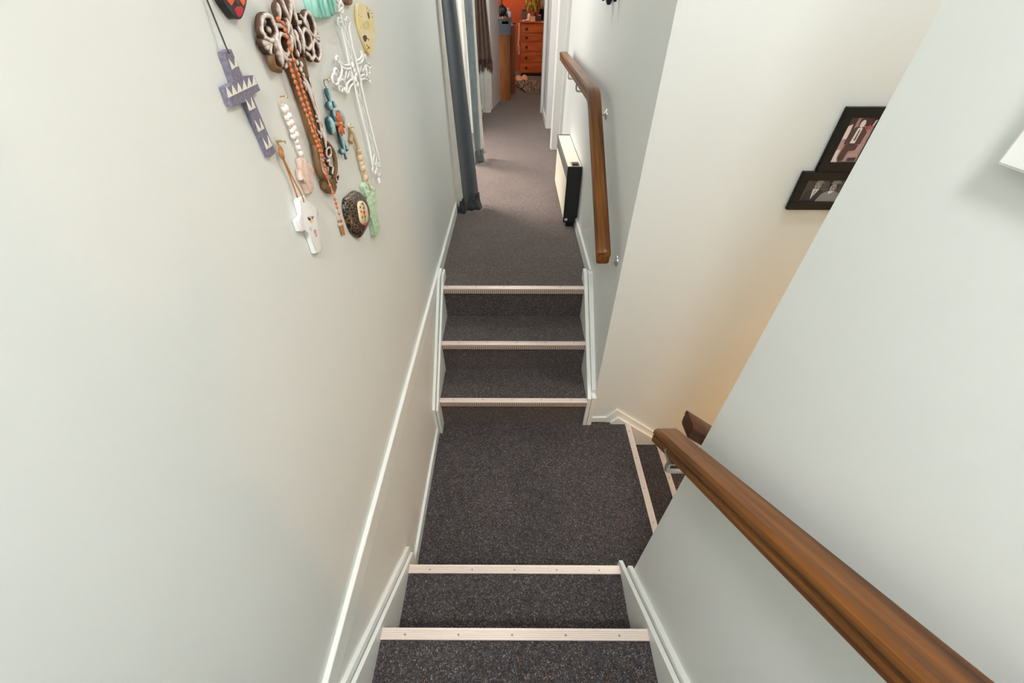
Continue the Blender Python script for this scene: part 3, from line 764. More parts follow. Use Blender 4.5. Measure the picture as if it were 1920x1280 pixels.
plate('cross_bar', [C1(835,850), C1(930,860), C1(930,915), C1(850,915)], .002, .014, M['carveb'], e, .002)
plate('heart_plate', [C1(440,330), C1(600,340), C1(740,430), C1(840,860), C1(740,980), C1(600,960), C1(560,700), C1(500,520)], .001, .008, M['carveb'], e, .002)
plate('upper_plate', [C1(420,-60), C1(650,-60), C1(720,380), C1(440,360)], .001, .008, M['carveb'], e, .002)
plate('shaft', [C1(585,985), C1(850,900), C1(880,960), C2(195,15), C2(250,250), C2(300,420), C2(357,622), C2(330,700), C2(300,700), C2(243,648), C2(150,330), C2(40,0)], .001, .011, M['carveb'], e, .002)
for pts, r in (((C2(125,10), C2(180,110), C2(215,230), C2(250,330)), .0050), ((C2(190,20), C2(250,260), C2(310,460), C2(355,620)), .0034),
               ((C2(215,250), C2(250,330), C2(285,440), C2(310,560)), .0046), ((C2(300,480), C2(330,590), C2(345,680)), .0046), ((C2(170,130), C2(205,160), C2(215,210)), .0040),
               ((C2(150,40), C2(165,100), C2(200,190), C2(225,270)), .0046), ((C2(230,300), C2(262,350), C2(285,450), C2(320,560)), .0040), ((C2(130,60), C2(150,100), C2(165,150)), .0042), ((C2(245,390), C2(275,380), C2(280,420), C2(255,430)), .0032), ((C2(265,520), C2(295,550), C2(300,590)), .0036)):
    ct('relief_leaf', list(pts), r*1.55, .0125, taper=tp, flat=(0, .8))
bm = NB()
for q, rr in ((C1(790,1030), .0065), (C1(820,1200), .0055), (C1(720,1000), .006), (C1(780,1110), .006)): wball(bm, q, .012, (.006, rr, rr))
obj('relief_boss', bm, M['carve'], e, True)
ct('loop', [C2(*p) for p in ((245,648),(262,780),(290,900),(345,985),(385,1010))], .0068, .010, mt='carveb')
ct('loop', [C2(*p) for p in ((355,622),(405,690),(432,780),(437,880),(420,960))], .0046, .010, mt='carveb')
ct('scroll', [C2(*p) for p in ((345,690),(375,670),(388,730),(365,760),(345,740))], .0040, .010, closed=True)
ct('scroll', [C2(*p) for p in ((345,800),(375,790),(365,830),(400,850),(395,920))], .0045, .010)
ct('scroll', [C2(*p) for p in ((430,940),(455,920),(462,960),(445,990))], .0040, .010, closed=True)
plate('tip', [C2(340,985), C2(390,960), C2(440,960), C2(460,1040), C2(440,1100), C2(400,1095), C2(355,1055)], .001, .014, M['carveb'], e, .004)
nail(e, C1(590,-40), .016)
# rosary of orange beads ------------------------------------------
e = orn('rosary', 'rosary of small orange beads draped over the carved brown cross', 'rosary')
s1 = [C1(*p) for p in ((440,310),(515,375),(550,480),(582,592),(612,697),(642,800),(690,957),(735,1110),(768,1200))] + \
     [C2(*p) for p in ((113,50),(127,108),(145,163),(160,215),(178,265),(193,315),(205,360),(222,415),(243,490),(265,560),(283,605),(296,655),(310,705),(318,748))]
s2 = [C1(*p) for p in ((625,1030),(655,1130),(685,1225))] + \
     [C2(*p) for p in ((50,15),(68,70),(88,125),(105,178),(125,228),(143,280),(160,330),(178,380),(203,455),(228,525),(245,572),(262,617),(278,660),(293,705),(307,748),(322,795),(337,840),(347,880),(345,915),(362,945),(388,1022),(414,1087))]
s3 = [C2(432,1150), C2(443,1188), C2(453,1225)] + [B_(1258,788)]
def bead_t(i, s): return .022
bmesh_bead = None
def place_bead(p, r, mt, parent, name='bead', cache={}):
    key = (mt.name, name)
    if key not in cache:
        bm = NB(); ball(bm, (0, 0, 0), 1, 10, 7); o = obj(name, bm, mt, parent, True); cache[key] = o.data
    else:
        o = bpy.data.objects.new(name, cache[key]); C.objects.link(o); o.parent = parent
    o.location = p; o.scale = (r, r, r*1.18)
    return o
for s, tt in ((s1, .023), (s2, .0225)):
    for p in s: place_bead(wp(p, tt), .0034, M['orange'], e)
for i, p in enumerate(s3): place_bead(wp(p, .018-.003*i), .0034, M['orange'], e)
bm = NB(); wtube(bm, s1, .0225, .0011, 5, 2); wtube(bm, s2+s3+[B_(1275,855)], [.0222]*len(s2)+[.018, .015, .012, .009, .007], .0011, 5, 2)
obj('string', bm, M['beadcord'], e, True)
plate('cross_pendant', [B_(1268,850), B_(1284,843), B_(1297,880), B_(1318,985), B_(1300,988), B_(1276,900)], .003, .007, M['leather'], e, .001)
plate('cross_pendant_arm', [B_(1262,880), B_(1296,868), B_(1302,890), B_(1270,905)], .003, .0075, M['stone'], e, .001)
# white iron cross ------------------------------------------------
e = orn('wall_cross', 'tall white wrought-iron cross with twisted shaft and scrolled arms', 'cross')
def it(name, pxs, r=.0024, t=.011, closed=False):
    bm = NB(); wtube(bm, pxs, t, r, 6, 5, closed); return obj(name, bm, M['iron'], e, True)
def c3(*ps): return [C3(*p) for p in ps]
def c4(*ps): return [C4(*p) for p in ps]
it('shaft_rod', c3((280,370),(340,610),(390,850),(470,1180)) + c4((165,10),(245,340),(335,690),(400,1030)), .0036)
it('shaft_rod', c3((385,350),(430,620),(490,850),(545,1090)) + c4((250,5),(330,350),(402,640),(480,960)), .0036)
tw = []
for ph0 in (0, math.pi):
    pts = []
    a, b = C4(205,30), C4(425,870)
    for i in range(33):
        f = i/32; p = wp((a[0]+(b[0]-a[0])*f, a[1]+(b[1]-a[1])*f), .011)
        sw_ = math.sin(f*math.pi*5+ph0)
        pts.append(p+Vector((.003*math.cos(f*math.pi*5+ph0), .0062*sw_, 0)))
    obj('twist', T(pts, .0018, 6), M['iron'], e, True)
for ph0 in (0, math.pi):
    pts = []
    a, b = C3(310,250), C3(430,830)
    for i in range(21):
        f = i/20; p = wp((a[0]+(b[0]-a[0])*f, a[1]+(b[1]-a[1])*f), .011)
        pts.append(p+Vector((.003*math.cos(f*math.pi*3+ph0), .0075*math.sin(f*math.pi*3+ph0), 0)))
    obj('twist', T(pts, .0020, 6), M['iron'], e, True)
it('scroll', c3((282,380),(240,330),(232,255),(262,245),(275,290),(258,300)))
it('scroll', c3((388,360),(398,300),(375,245),(350,235),(348,272),(368,278)))
it('finial', c3((285,260),(270,170),(245,110),(250,60),(275,20),(270,-60)), .0030)
it('finial', c3((290,180),(305,120),(280,60),(240,30),(225,0),(230,-40)), .0030)
it('finial', c3((240,150),(290,110),(300,60),(270,0)), .0030)
for pts in (((400,860),(330,872),(272,832),(245,770),(222,752),(212,790),(240,832),(268,830)), ((402,912),(340,922),(282,885)), ((268,835),(292,930),(275,1020),(235,1085)),
            ((245,960),(215,915),(188,935),(190,980),(215,1010)), ((215,1000),(170,990),(160,1060),(195,1125),(240,1110),(240,1040)), ((240,1095),(290,1060),(335,1105),(355,1180)),
            ((440,1050),(390,1080),(355,1140),(350,1230),(325,1210),(325,1170)), ((447,1110),(400,1160),(372,1235),(345,1245)), ((243,1130),(258,1200),(290,1222),(292,1165),(262,1150)),
            ((480,812),(530,790),(556,740),(550,675)), ((490,862),(540,842),(572,790),(575,722)), ((598,730),(640,800),(652,850),(625,830),(600,760)),
            ((612,870),(645,900),(662,970),(650,975)), ((652,850),(672,880),(660,910)), ((530,1022),(580,1000),(622,1012),(612,880)), ((540,1072),(590,1050),(632,1070),(658,1112),(662,1060),(622,1012))):
    it('scroll', c3(*pts), .0030)
for pts in (((290,1010),(330,1062),(348,935),(362,1050),(398,950),(412,1042)), ((280,985),(310,1010),(330,1055)), ((510,885),(530,955),(545,880)), ((550,900),(565,955),(585,905),(570,865)), ((585,935),(600,870),(605,950))):
    it('letter_wire', c3(*pts), .0018)
bm = NB()
for q in ((435,870), (455,930), (475,990), (470,1060), (495,1120)): wball(bm, C3(*q), .013, (.005, .0075, .0085))
obj('rosette', bm, M['iron'], e, True)
it('scroll', c4((425,860),(404,940),(428,1012),(442,930)), closed=True)
it('scroll', c4((400,1030),(392,1080),(425,1115),(425,1065)))
it('scroll', c4((478,955),(490,1020),(468,1025),(462,970)))
it('scroll', c4((440,1000),(447,1100),(470,1145),(488,1095),(455,1060)))
bm = NB(); wball(bm, C4(476,1205), .011, (.005, .005, .011)); obj('tip', bm, M['iron'], e, True)
nail(e, C3(270,-50), .011)
# teal cross -------------------------------------------------------
e = orn('wall_cross', 'small teal painted cross with a red flower at its centre', 'cross')
def tt(name, ps, r, mt='teal', t=.010, taper=None):
    bm = NB(); wtube(bm, [C5(*p) for p in ps], t, r, 10, 5, False, (0, 1.1), taper); return obj(name, bm, M[mt], e, True)
tt('upright', ((165,195),(200,330),(245,500),(285,650),(335,800),(385,970),(445,1190)), .0062, taper=lambda t: .8+.25*math.sin(t*18) if t < .93 else .5)
tt('arm', ((195,600),(225,720),(250,850)), .0078, taper=tp); tt('arm', ((250,700),(300,680),(350,640)), .0062)
tt('arm', ((325,530),(370,590),(400,720)), .0075, taper=tp)
for q, rr in (((200,440), .0095), ((262,420), .007), ((200,640), .008), ((385,620), .0085), ((375,1085), .007), ((440,1040), .007), ((265,560), .008), ((230,750), .0085), ((400,960), .0080)):
    bm = NB(); wball(bm, C5(*q), .010, (.008, rr*.8, rr*1.05)); obj('knob', bm, M['teal'], e, True)
c0 = wp(C5(345,690), .018)
for i in range(9):
    a = 2*math.pi*i/9+.2; bm = NB()
    q = c0+Vector((.003, .014*math.cos(a), .015*math.sin(a)))
    ball(bm, q, (.003, .0050, .0130), 8, 6, Matrix.Rotation(-a+math.pi/2, 3, 'X').inverted() if True else None)
    obj('petal', bm, M['flower'], e, True)
bm = NB(); ball(bm, c0+Vector((.005, 0, 0)), .004, 8, 6); obj('flower_centre', bm, M['olive'], e, True)
bm = NB(); wtube(bm, [C5(128,72), C5(140,150), C5(165,185), C5(200,290)], [.008, .009, .014, .018], .0009, 5, 3); obj('hanging_wire', bm, M['cord'], e, True); nail(e, C5(128,75))
# white ceramic cross ------------------------------------------------
e = orn('wall_cross', 'glossy white ceramic cross with a small coloured motif on a tan cord', 'cross')
t1 = .012
out = [C8(266,668), C8(288,638), C8(330,618), C8(372,714), C8(400,706), C8(440,712), C8(470,808), C8(432,864), C8(440,920), C8(516,1150), C8(472,1208), C8(446,1200), C8(366,962), C8(320,988), C8(292,978), C8(256,874), C8(308,816)]
plate('body', out, .001, t1, M['ceramic'], e, .005, 4, 50)
for pts, mt in (((C8(358,830), C8(420,822), C8(392,850)), 'lav'), ((C8(355,835), C8(388,852), C8(385,880), C8(362,860)), 'plum'), ((C8(378,862), C8(404,862), C8(406,896), C8(384,892)), 'yellow'),
                ((C8(396,836), C8(420,826), C8(405,862)), 'redpt'), ((C8(372,935), C8(398,935), C8(402,980), C8(384,970)), 'lav'), ((C8(418,965), C8(440,960), C8(446,1000), C8(424,1005)), 'pink'), ((C8(432,1010), C8(450,1005), C8(452,1030), C8(438,1034)), 'pink')):
    plate('painted_motif', pts, t1, t1+.0005, M[mt], e)
bm = NB(); wtube(bm, [C8(75,135), C8(95,215), C8(180,430), C8(255,640)], [.008, .009, .008, .010], .0015, 6, 4); wtube(bm, [C8(80,140), C8(108,235), C8(200,430), C8(298,620), C8(320,690)], [.008, .011, .011, .017, .0175], .0015, 6, 4)
obj('cord', bm, M['leather'], e, True)
bm = NB(); wball(bm, C8(96,215), .010, (.0045, .005, .008)); wball(bm, C8(88,165), .009, (.004, .0045, .009)); obj('cord_knot', bm, M['leather'], e, True)
bm = NB(); wtube(bm, [C8(45,78), C8(90,70)], .010, .0016, 6, 1); wtube(bm, [C8(50,80), C8(80,150)], .008, .0018, 6, 1); obj('brass_hook', bm, M['brass'], e)
nail(e, C8(60,85))
# white bead strand with pink stone cross -----------------------------
e = orn('wall_cross', 'pinkish stone cross hanging from a strand of white beads', 'cross')
bd = [(145,222), (172,208), (180,322), (208,297), (205,392), (237,377), (237,477), (268,447), (256,550), (294,521), (293,608), (319,680), (346,750)]
for i, q in enumerate(bd): place_bead(wp(C7(*q), .008 + (.004 if i % 2 and i < 10 else 0)), .0052, M['whitebead'], e)
kn_ = [(128,180), (157,270), (187,355), (212,435), (240,512), (275,580), (307,645), (333,716), (355,795)]
for q in kn_: place_bead(wp(C7(*q), .008), .0030, M['beadcord'], e, 'knot')
bm = NB(); wtube(bm, [C7(100,80), C7(115,160)]+[C7(*q) for q in kn_], .007, .0011, 5, 2); obj('string', bm, M['beadcord'], e, True)
out = [C7(342,812), C7(390,800), C7(428,836), C7(440,892), C7(472,870), C7(508,930), C7(514,1000), C7(470,1015), C7(492,1060), C7(520,1170), C7(492,1232), C7(452,1232), C7(402,1072), C7(368,1075), C7(345,1002), C7(345,948), C7(372,938)]
plate('stone_cross', out, .001, .012, M['stone'], e, .004, 3, 50)
nail(e, C7(95,72))
# yellow paper ornament ----------------------------------------------
e = orn('wall_ornament', 'yellow teardrop-shaped ornament with printed flowers and a dark heart', 'ornament')
out = [wp(C3(*q), .009) for q in ((497,90),(518,48),(560,44),(640,80),(690,150),(722,280),(726,500),(705,660),(680,705),(655,712),(600,592),(532,385),(502,225))]
out = [(p.y, p.z) for p in smoothpath(out, 3, True)]
obj('body', PR(out, 0, XL+.001, XL+.009, .0015), M['yellow'], e)
def marks(pts, mt, nm='printed_mark', t=.009): plate(nm, pts, t, t+.0005, M[mt], e)
marks([C3(*q) for q in ((570,490),(590,468),(615,472),(628,500),(620,540),(605,562),(585,535))], 'plum', 'heart_print')
marks([C3(*q) for q in ((630,160),(650,170),(665,235),(655,255),(640,215))], 'plum')
for q in ((635,515),(650,530),(628,605),(648,625),(640,645),(660,640),(520,200),(550,220),(548,370)):
    marks([C3(q[0]-8, q[1]-6), C3(q[0]+8, q[1]-8), C3(q[0]+6, q[1]+7), C3(q[0]-6, q[1]+8)], 'olive' if q[0] < 560 else 'plum')
for rr in (38, 20):
    bm = NB(); wtube(bm, [C3(615+rr*math.cos(a), 335+rr*1.35*math.sin(a)) for a in [k*math.pi/4 for k in range(8)]], .0092, .0006, 5, 3, True)
    obj('rose_print', bm, M['olive'], e)
for q in ((630,110),(660,140),(690,175),(655,175),(700,230)): marks([C3(q[0]-12, q[1]), C3(q[0], q[1]-14), C3(q[0]+12, q[1]), C3(q[0], q[1]+14)], 'olive', 'leaf_print')
# green floral cross ----------------------------------------------------
e = orn('wall_cross', 'mint green floral relief cross hung from pale wooden beads on jute', 'cross')
out = [C6(*q) for q in ((512,195),(530,125),(560,112),(602,185),(640,255),(668,195),(695,182),(720,220),(722,320),(775,460),(740,495),(742,600),(820,950),(800,1060),(760,1108),(715,1100),(662,760),(612,776),(590,700),(556,480),(600,405),(575,395))]
plate('body', out, .001, .013, M['mint'], e, .004, 3, 50)
bm = NB(); random.seed(3)
for q in ((600,300),(650,420),(690,330),(640,520),(700,480),(660,640),(700,700),(730,800),(760,900),(740,1000),(630,600),(560,190),(700,250)):
    for k in range(5):
        a = k*2*math.pi/5; wball(bm, C6(q[0]+16*math.cos(a), q[1]+20*math.sin(a)), .0135, (.0022, .0022, .003), 6, 5)
obj('flower_relief', bm, M['mint'], e, True)
for q, r in (((240,915), .0086), ((272,1045), .0086), ((306,1165), .0086), ((255,985), .0056), ((297,1105), .0052)):
    place_bead(wp(C4(*q), .010), r, M['woodbead'], e, 'wooden_bead')
bm = NB(); wtube(bm, [C4(100,545), C4(140,600), C4(160,660), C4(205,780), C4(240,880)], [.008, .011, .010, .009, .009], .0046, 8, 4)
wtube(bm, [C4(100,545), C4(125,620), C4(115,720)], [.008, .007, .006], .0050, 8, 4, taper=lambda t: .8+.5*t)
obj('jute_rope', bm, M['rope'], e, True)
bm = NB(); wtube(bm, [C4(318,1195), C6(600,160), C6(640,260)], [.010, .014, .0145], .0022, 6, 3); obj('jute_loop', bm, M['rope'], e, True)
bm = NB(); wball(bm, C4(220,838), .010, (.007, .0075, .008)); obj('rope_knot', bm, M['rope'], e, True)
bm = NB(); wtube(bm, [C4(98,545), C4(92,500), C4(112,482), C4(118,500)], .008, .0012, 6, 4); obj('brass_hook', bm, M['brass'], e); nail(e, C4(98,535))
# dark crackled oval with cameo ------------------------------------------
e = orn('wall_ornament', 'dark crackled oval shell ornament with a cream cameo of red roses', 'ornament')
out = [wp(C6(*q), .004) for q in ((132,560),(150,420),(230,345),(340,265),(450,325),(545,480),(592,700),(545,940),(445,1125),(380,1140),(265,1025),(172,780))]
out = [(p.y, p.z) for p in smoothpath(out, 4, True)]
bm = NB(); dome(bm, out, .004, .026, XL, 7); obj('shell', bm, M['shell'], e, True)
out = [wp(C6(*q), .026) for q in ((415,600),(428,490),(490,455),(560,520),(602,690),(600,830),(530,905),(455,825))]
out = [(p.y, p.z) for p in smoothpath(out, 3, True)]
bm = NB(); dome(bm, out, .024, .030, XL, 4); ca = obj('cameo', bm, M['cameo'], e, True)
for q, r in (((520,668), .0042), ((542,890), .0042)):
    bm = NB(); wball(bm, C6(*q), .031, (.003, r, r*1.2)); obj('rose', bm, M['rose'], ca, True)
for q in ((485,515),(510,590),(465,655),(540,745),(490,760),(450,575)):
    bm = NB(); wball(bm, C6(*q), .0305, (.0015, .0022, .0032), 8, 6); obj('leaf', bm, M['leafg'], ca, True)
bm = NB(); wtube(bm, [C6(490,480), C6(520,560), C6(525,680), C6(535,780), C6(542,870)], .0305, .0007, 5, 3); obj('stem', bm, M['leafg'], ca)
nail(e, C6(215,345), .010)
# red and orange painted ornament, top left --------------------------------
e = orn('wall_ornament', 'black-edged ornament painted red and orange at the top of the left wall', 'ornament')
out = [wp(A_(*q), .014) for q in ((205,0),(165,-110),(200,-230),(300,-250),(400,-210),(446,-90),(436,40),(412,130),(385,184),(340,188),(270,100))]
out = [(p.y, p.z) for p in smoothpath(out, 3, True)]
obj('body', PR(out, 0, XL+.001, XL+.014, .0012), M['black'], e)
for pts, mt in ((((232,-10),(300,-30),(318,8),(290,58)), 'orgpt'), (((360,-30),(425,-40),(428,20),(410,62),(378,10)), 'orgpt'), (((318,92),(345,62),(390,62),(412,95),(398,140),(378,172),(350,165)), 'redpt'), (((318,10),(345,-20),(372,12),(352,58)), 'plum'), (((220,-40),(300,-60),(340,-150),(250,-200)), 'redpt'), (((350,-60),(425,-70),(410,-160),(330,-180)), 'orgpt')):
    plate('painted_panel', [A_(*q) for q in pts], .014, .0146, M[mt], e)
# turquoise ornament --------------------------------------------------------
e = orn('wall_ornament', 'turquoise glazed ceramic ornament with vertical folds behind the white cross', 'ornament')
out = [wp(A_(*q), .014) for q in ((1040,-160),(1062,-20),(1098,110),(1120,178),(1160,200),(1250,188),(1335,140),(1350,110),(1322,-10),(1300,-160))]
obj('body', PR([(p.y, p.z) for p in out], 0, XL+.001, XL+.014, .004, 3), M['turq'], e, 50)
bm = NB()
for a, b, r in (((1085,-150),(1150,180), .0065), ((1140,-150),(1205,178), .0055), ((1190,-150),(1240,170), .0075), ((1235,-150),(1290,150), .0055), ((1275,-150),(1325,130), .0065)):
    wtube(bm, [A_(*a), A_((a[0]+b[0])/2-6, (a[1]+b[1])/2), A_(*b)], [.014, .015, .013], r, 8, 5, taper=lambda t: .9+.15*math.sin(4*t+r*999))
obj('fold', bm, M['turq'], e, True)
# dark striped ornament tip ----------------------------------------------------
e = orn('wall_ornament', 'small dark brown ornament with orange stripes beside the yellow teardrop', 'ornament')
plate('body', [C3(325,-110), C3(345,10), C3(378,62), C3(415,72), C3(436,50), C3(438,0), C3(430,-110)], .001, .012, M['carveb'], e, .002)
for x in (395, 420): plate('stripe', [C3(x-8,-110), C3(x-8,20), C3(x,52), C3(x+7,40), C3(x+6,-110)], .012, .0126, M['leather'], e)
plate('dark_edge', [C3(345,-110), C3(350,10), C3(378,56), C3(386,40), C3(372,-110)], .012, .0126, M['black'], e)
#PART3
# ------------------------------------------------------------------ curtains
def lerp(a, b, t): return a+(b-a)*t
def sheet(bm, left, right, zs, nfold, amp, depth_dir, n=40, phase=0.0, thick=.003, hem=0.0):
    """hanging cloth; left(z), right(z) -> (x, y) ends of the sheet at height z; sine folds along depth_dir; two-sided with thickness"""
    grids = []
    for side in (0, 1):
        g = []
        for z in zs:
            (xa, ya), (xb, yb) = left(z), right(z); row = []
            for i in range(n+1):
                s = i/n
                a = amp*math.sin(2*math.pi*nfold*s+phase+.5*math.sin(3.1*z+2*s))*(1-.25*math.sin(2.2*z))
                x = lerp(xa, xb, s)+depth_dir[0]*(a+side*thick); y = lerp(ya, yb, s)+depth_dir[1]*(a+side*thick)
                row.append(bm.verts.new((x, y, z)))
            g.append(row)
        grids.append(g)
    A, Bq = grids; R = len(zs)
    for g in grids:
        for i in range(R-1):
            for j in range(n): bm.faces.new((g[i][j], g[i][j+1], g[i+1][j+1], g[i+1][j]))
    for i in range(R-1):
        for j in (0, n): bm.faces.new((A[i][j], A[i+1][j], Bq[i+1][j], Bq[i][j]))
    for j in range(n):
        for i in (0, R-1): bm.faces.new((A[i][j], A[i][j+1], Bq[i][j+1], Bq[i][j]))
    return bm
ZS = [.045+i*(2.08-.045)/26 for i in range(27)]
def fz(a0, a1, z, p=1.0):  # value a0 at the floor -> a1 at 1.25 m and above
    return lerp(a0, a1, min(1, (z/1.25))**p)
def hemstrip(left, right, nf, amp, dd, flare, n=40, phase=0):
    bm = NB(); rows = []
    for k, (z, fl_) in enumerate(((.115, .002), (.075, .005), (.035, flare*.45), (.004, flare))):
        (xa, ya), (xb, yb) = left(.05), right(.05); row = []
        for i in range(n+1):
            s = i/n; a = amp*math.sin(2*math.pi*nf*s+phase+.5*math.sin(3.1*z+2*s))*(1-.25*math.sin(2.2*z))-.0035+fl_*(1+.25*math.sin(17*s))
            row.append(bm.verts.new((lerp(xa, xb, s)+dd[0]*a+(fl_*.5*(s-.3)), lerp(ya, yb, s)+dd[1]*a, z)))
        rows.append(row)
    for i in range(3):
        for j in range(n): bm.faces.new((rows[i][j], rows[i][j+1], rows[i+1][j+1], rows[i+1][j]))
    bmesh.ops.solidify(bm, geom=bm.faces[:], thickness=.003)
    return bm
cu = empty('curtain')
dd = (.25, -.97)
gl = lambda z: (fz(-.385, -.412, z), 2.945); gr = lambda z: (fz(-.262, -.340, z), fz(3.03, 3.035, z))
obj('cloth', sheet(NB(), gl, gr, ZS, 1.4, .010, dd, 44, 1.0), M['greycur'], cu, True)
cl_l = lambda z: (-.428, 2.925); cl_r = lambda z: (fz(-.374, -.411, z), fz(2.925, 2.930, z))
obj('lining_edge', sheet(NB(), cl_l, cl_r, ZS, .55, .006, (0, -1), 14, .4), M['creamcur'], cu, True)
bl = lambda z: (fz(-.300, -.356, z), 3.075); br = lambda z: (fz(-.272, -.336, z), 3.095)
obj('back_lining', sheet(NB(), bl, br, ZS, .8, .006, dd, 14, 0), M['creamcur'], cu, True)
obj('hem', hemstrip(lambda z: (-.395, 2.942), lambda z: (-.262, 3.03), 1.4, .010, dd, .045, phase=1.0), M['greycur'], cu, True)
obj('hem', hemstrip(lambda z: (-.427, 2.922), lambda z: (-.370, 2.928), .5, .004, (0, -1), .022, 12), M['greycur'], cu, True)
tag(cu, 'dark grey curtain with cream edge hanging nearest on the left of the hall', 'curtain')
cu2 = empty('curtain')
gl2 = lambda z: (fz(-.372, -.392, z), 4.06); gr2 = lambda z: (fz(-.318, -.330, z), 4.12)
obj('cloth', sheet(NB(), gl2, gr2, ZS, 1.3, .010, dd, 34, 2.0), M['tealcur'], cu2, True)
ll2 = lambda z: (-.412, 4.03); lr2 = lambda z: (fz(-.392, -.390, z), 4.04)
obj('lining_edge', sheet(NB(), ll2, lr2, ZS, .5, .004, (0, -1), 10, .4), M['creamcur'], cu2, True)
sb = lambda z: (-.345, 4.20); st = lambda z: (fz(-.268, -.325, z, .35), 4.26)
obj('back_lining', sheet(NB(), sb, st, ZS, 1.0, .008, dd, 20, 0), M['lav'] if False else M['creamcur'], cu2, True)
obj('hem', hemstrip(lambda z: (-.375, 4.05), lambda z: (-.300, 4.15), 1.3, .009, dd, .030, phase=2.0), M['tealcur'], cu2, True)
tag(cu2, 'pale teal-grey curtain gathered further along on the left of the hall', 'curtain')
rod = empty('curtain_rod')
obj('rod', T([(-.395, 2.86, 2.11), (-.395, 5.3, 2.11)], .010, 10), M['steel'], rod, True)
for y in (2.855, 5.305):
    bm = NB(); ball(bm, (-.395, y, 2.11), .018); obj('finial', bm, M['steel'], rod, True)
for y in (2.88, 5.25): obj('bracket', B(XL, -.39, y-.006, y+.006, 2.10, 2.12), M['steel'], rod)
tag(rod, 'steel curtain rod on the left hall wall above both curtains', 'curtain rod')
# brown shawl on a hook -------------------------------------------------------
sh = empty('hanging_shawl')
zs = [.64+i*(1.62-.64)/18 for i in range(19)]
g1 = lambda z: (fz(-.425, -.415, z-.4), 5.56); g2 = lambda z: (lerp(-.248, -.335, max(0, min(1, (z-.6)/1.0))), 5.66)
obj('cloth', sheet(NB(), g1, g2, zs, 3.6, .020, (.3, -.95), 60, .6), M['brownshawl'], sh, True)
random.seed(5); bm = NB()
for i in range(150):
    s = i/149
    a = .020*math.sin(2*math.pi*3.6*s+.6)
    x = lerp(-.424, -.248, s)+.3*a; y = lerp(5.56, 5.66, s)-.95*a
    L_ = .085+random.uniform(-.02, .025)+.02*math.sin(9*s); j = random.uniform(-.008, .008)
    tube(bm, [(x, y, .655), (x+j*.4, y+j, .655-L_*.5), (x+j, y-j, .655-L_)], .0030, 4, taper=lambda t: 1.1-.5*t)
fr = obj('fringe', bm, M['fringe'], sh); fr['kind'] = 'stuff'
obj('hook', T([(XL, 5.58, 1.66), (-.40, 5.58, 1.66), (-.385, 5.58, 1.68), (-.385, 5.58, 1.70)], .005, 8), M['steel'], sh)
obj('gathered_top', T(smoothpath([(-.42, 5.56, 1.60), (-.40, 5.575, 1.68), (-.37, 5.60, 1.67), (-.34, 5.64, 1.60)], 5), .022, 10), M['brownshawl'], sh, True)
tag(sh, 'brown pleated shawl with fringed hem hanging beside the bedroom door', 'shawl')
# ------------------------------------------------------------------ bedroom
dz = empty('chest_of_drawers')
dx0, dx1, dy0, dy1, dh = .123, .715, 9.42, 9.86, .850
obj('case', B(dx0, dx1, dy0+.02, dy1, .05, dh-.022, .004), M['dresser'], dz)
obj('top', B(dx0-.008, dx1+.008, dy0-.004, dy1+.005, dh-.024, dh, .008, 3), M['dresser'], dz)
obj('plinth', B(dx0+.02, dx1-.02, dy0+.03, dy1-.02, 0, .05), M['dresserd'], dz)
zz = [.056, .215, .385, .545, .675, .805]
for i in range(5):
    d_ = obj('drawer', B(dx0+.014, dx1-.014, dy0+.004, dy0+.03, zz[i]+.006, zz[i+1]-.004, .004), M['dresser'], dz)
    for hx in (dx0+.115, dx1-.115):
        zc = (zz[i]+zz[i+1])/2
        bm = NB(); prism(bm, [(hx-.024, zc+.018), (hx+.024, zc+.018), (hx+.026, zc), (hx+.012, zc-.020), (hx-.012, zc-.020), (hx-.026, zc)], 1, dy0-.001, dy0+.005)
        tube(bm, [(hx-.016, dy0-.002, zc+.008), (hx-.014, dy0-.010, zc-.008), (hx+.014, dy0-.010, zc-.008), (hx+.016, dy0-.002, zc+.008)], .004, 6)
        obj('handle', bm, M['dresserd'], d_)
obj('white_tag', B(.50, .545, dy0-.0055, dy0-.004, dh-.018, dh-.008), M['offwhite'], dz)
tag(dz, 'glossy orange-brown wooden chest of five drawers in the bedroom', 'chest of drawers')
def cab(name, x0, x1, y0, y1, h, label, cat='cabinet'):
    e = empty(name)
    obj('side_panel', B(x1-.018, x1, y0+.004, y1, .0, h-.018), M['oak'], e); obj('side_panel', B(x0, x0+.018, y0+.004, y1, 0, h-.018), M['oak'], e)
    obj('front', B(x0+.018, x1-.018, y0+.004, y0+.022, .004, h-.018), M['oak'], e)
    obj('back', B(x0+.018, x1-.018, y1-.012, y1, .004, h-.018), M['oak'], e)
    obj('top', B(x0-.002, x1+.004, y0, y1, h-.018, h, .003), M['oak'], e)
    tag(e, label, cat); return e
cab('oak_cabinet', -.44, -.058, 7.09, 7.56, .805, 'plain oak-coloured cabinet end just behind the open bedroom door')
cab('oak_cabinet', -.40, .022, 7.60, 8.05, .885, 'taller oak-coloured cabinet end standing behind the first cabinet')
bk = empty('storage_basket')
bx0, bx1, by0, by1, bz0, bz1 = -.33, -.036, 7.095, 7.40, .806, .985
bm = NB(); t_ = .006
vs = []
def tb(x, y, z): k = (z-bz0)/(bz1-bz0); return (lerp((bx0+bx1)/2+(x-(bx0+bx1)/2)*.93, x, k), lerp((by0+by1)/2+(y-(by0+by1)/2)*.93, y, k), z)
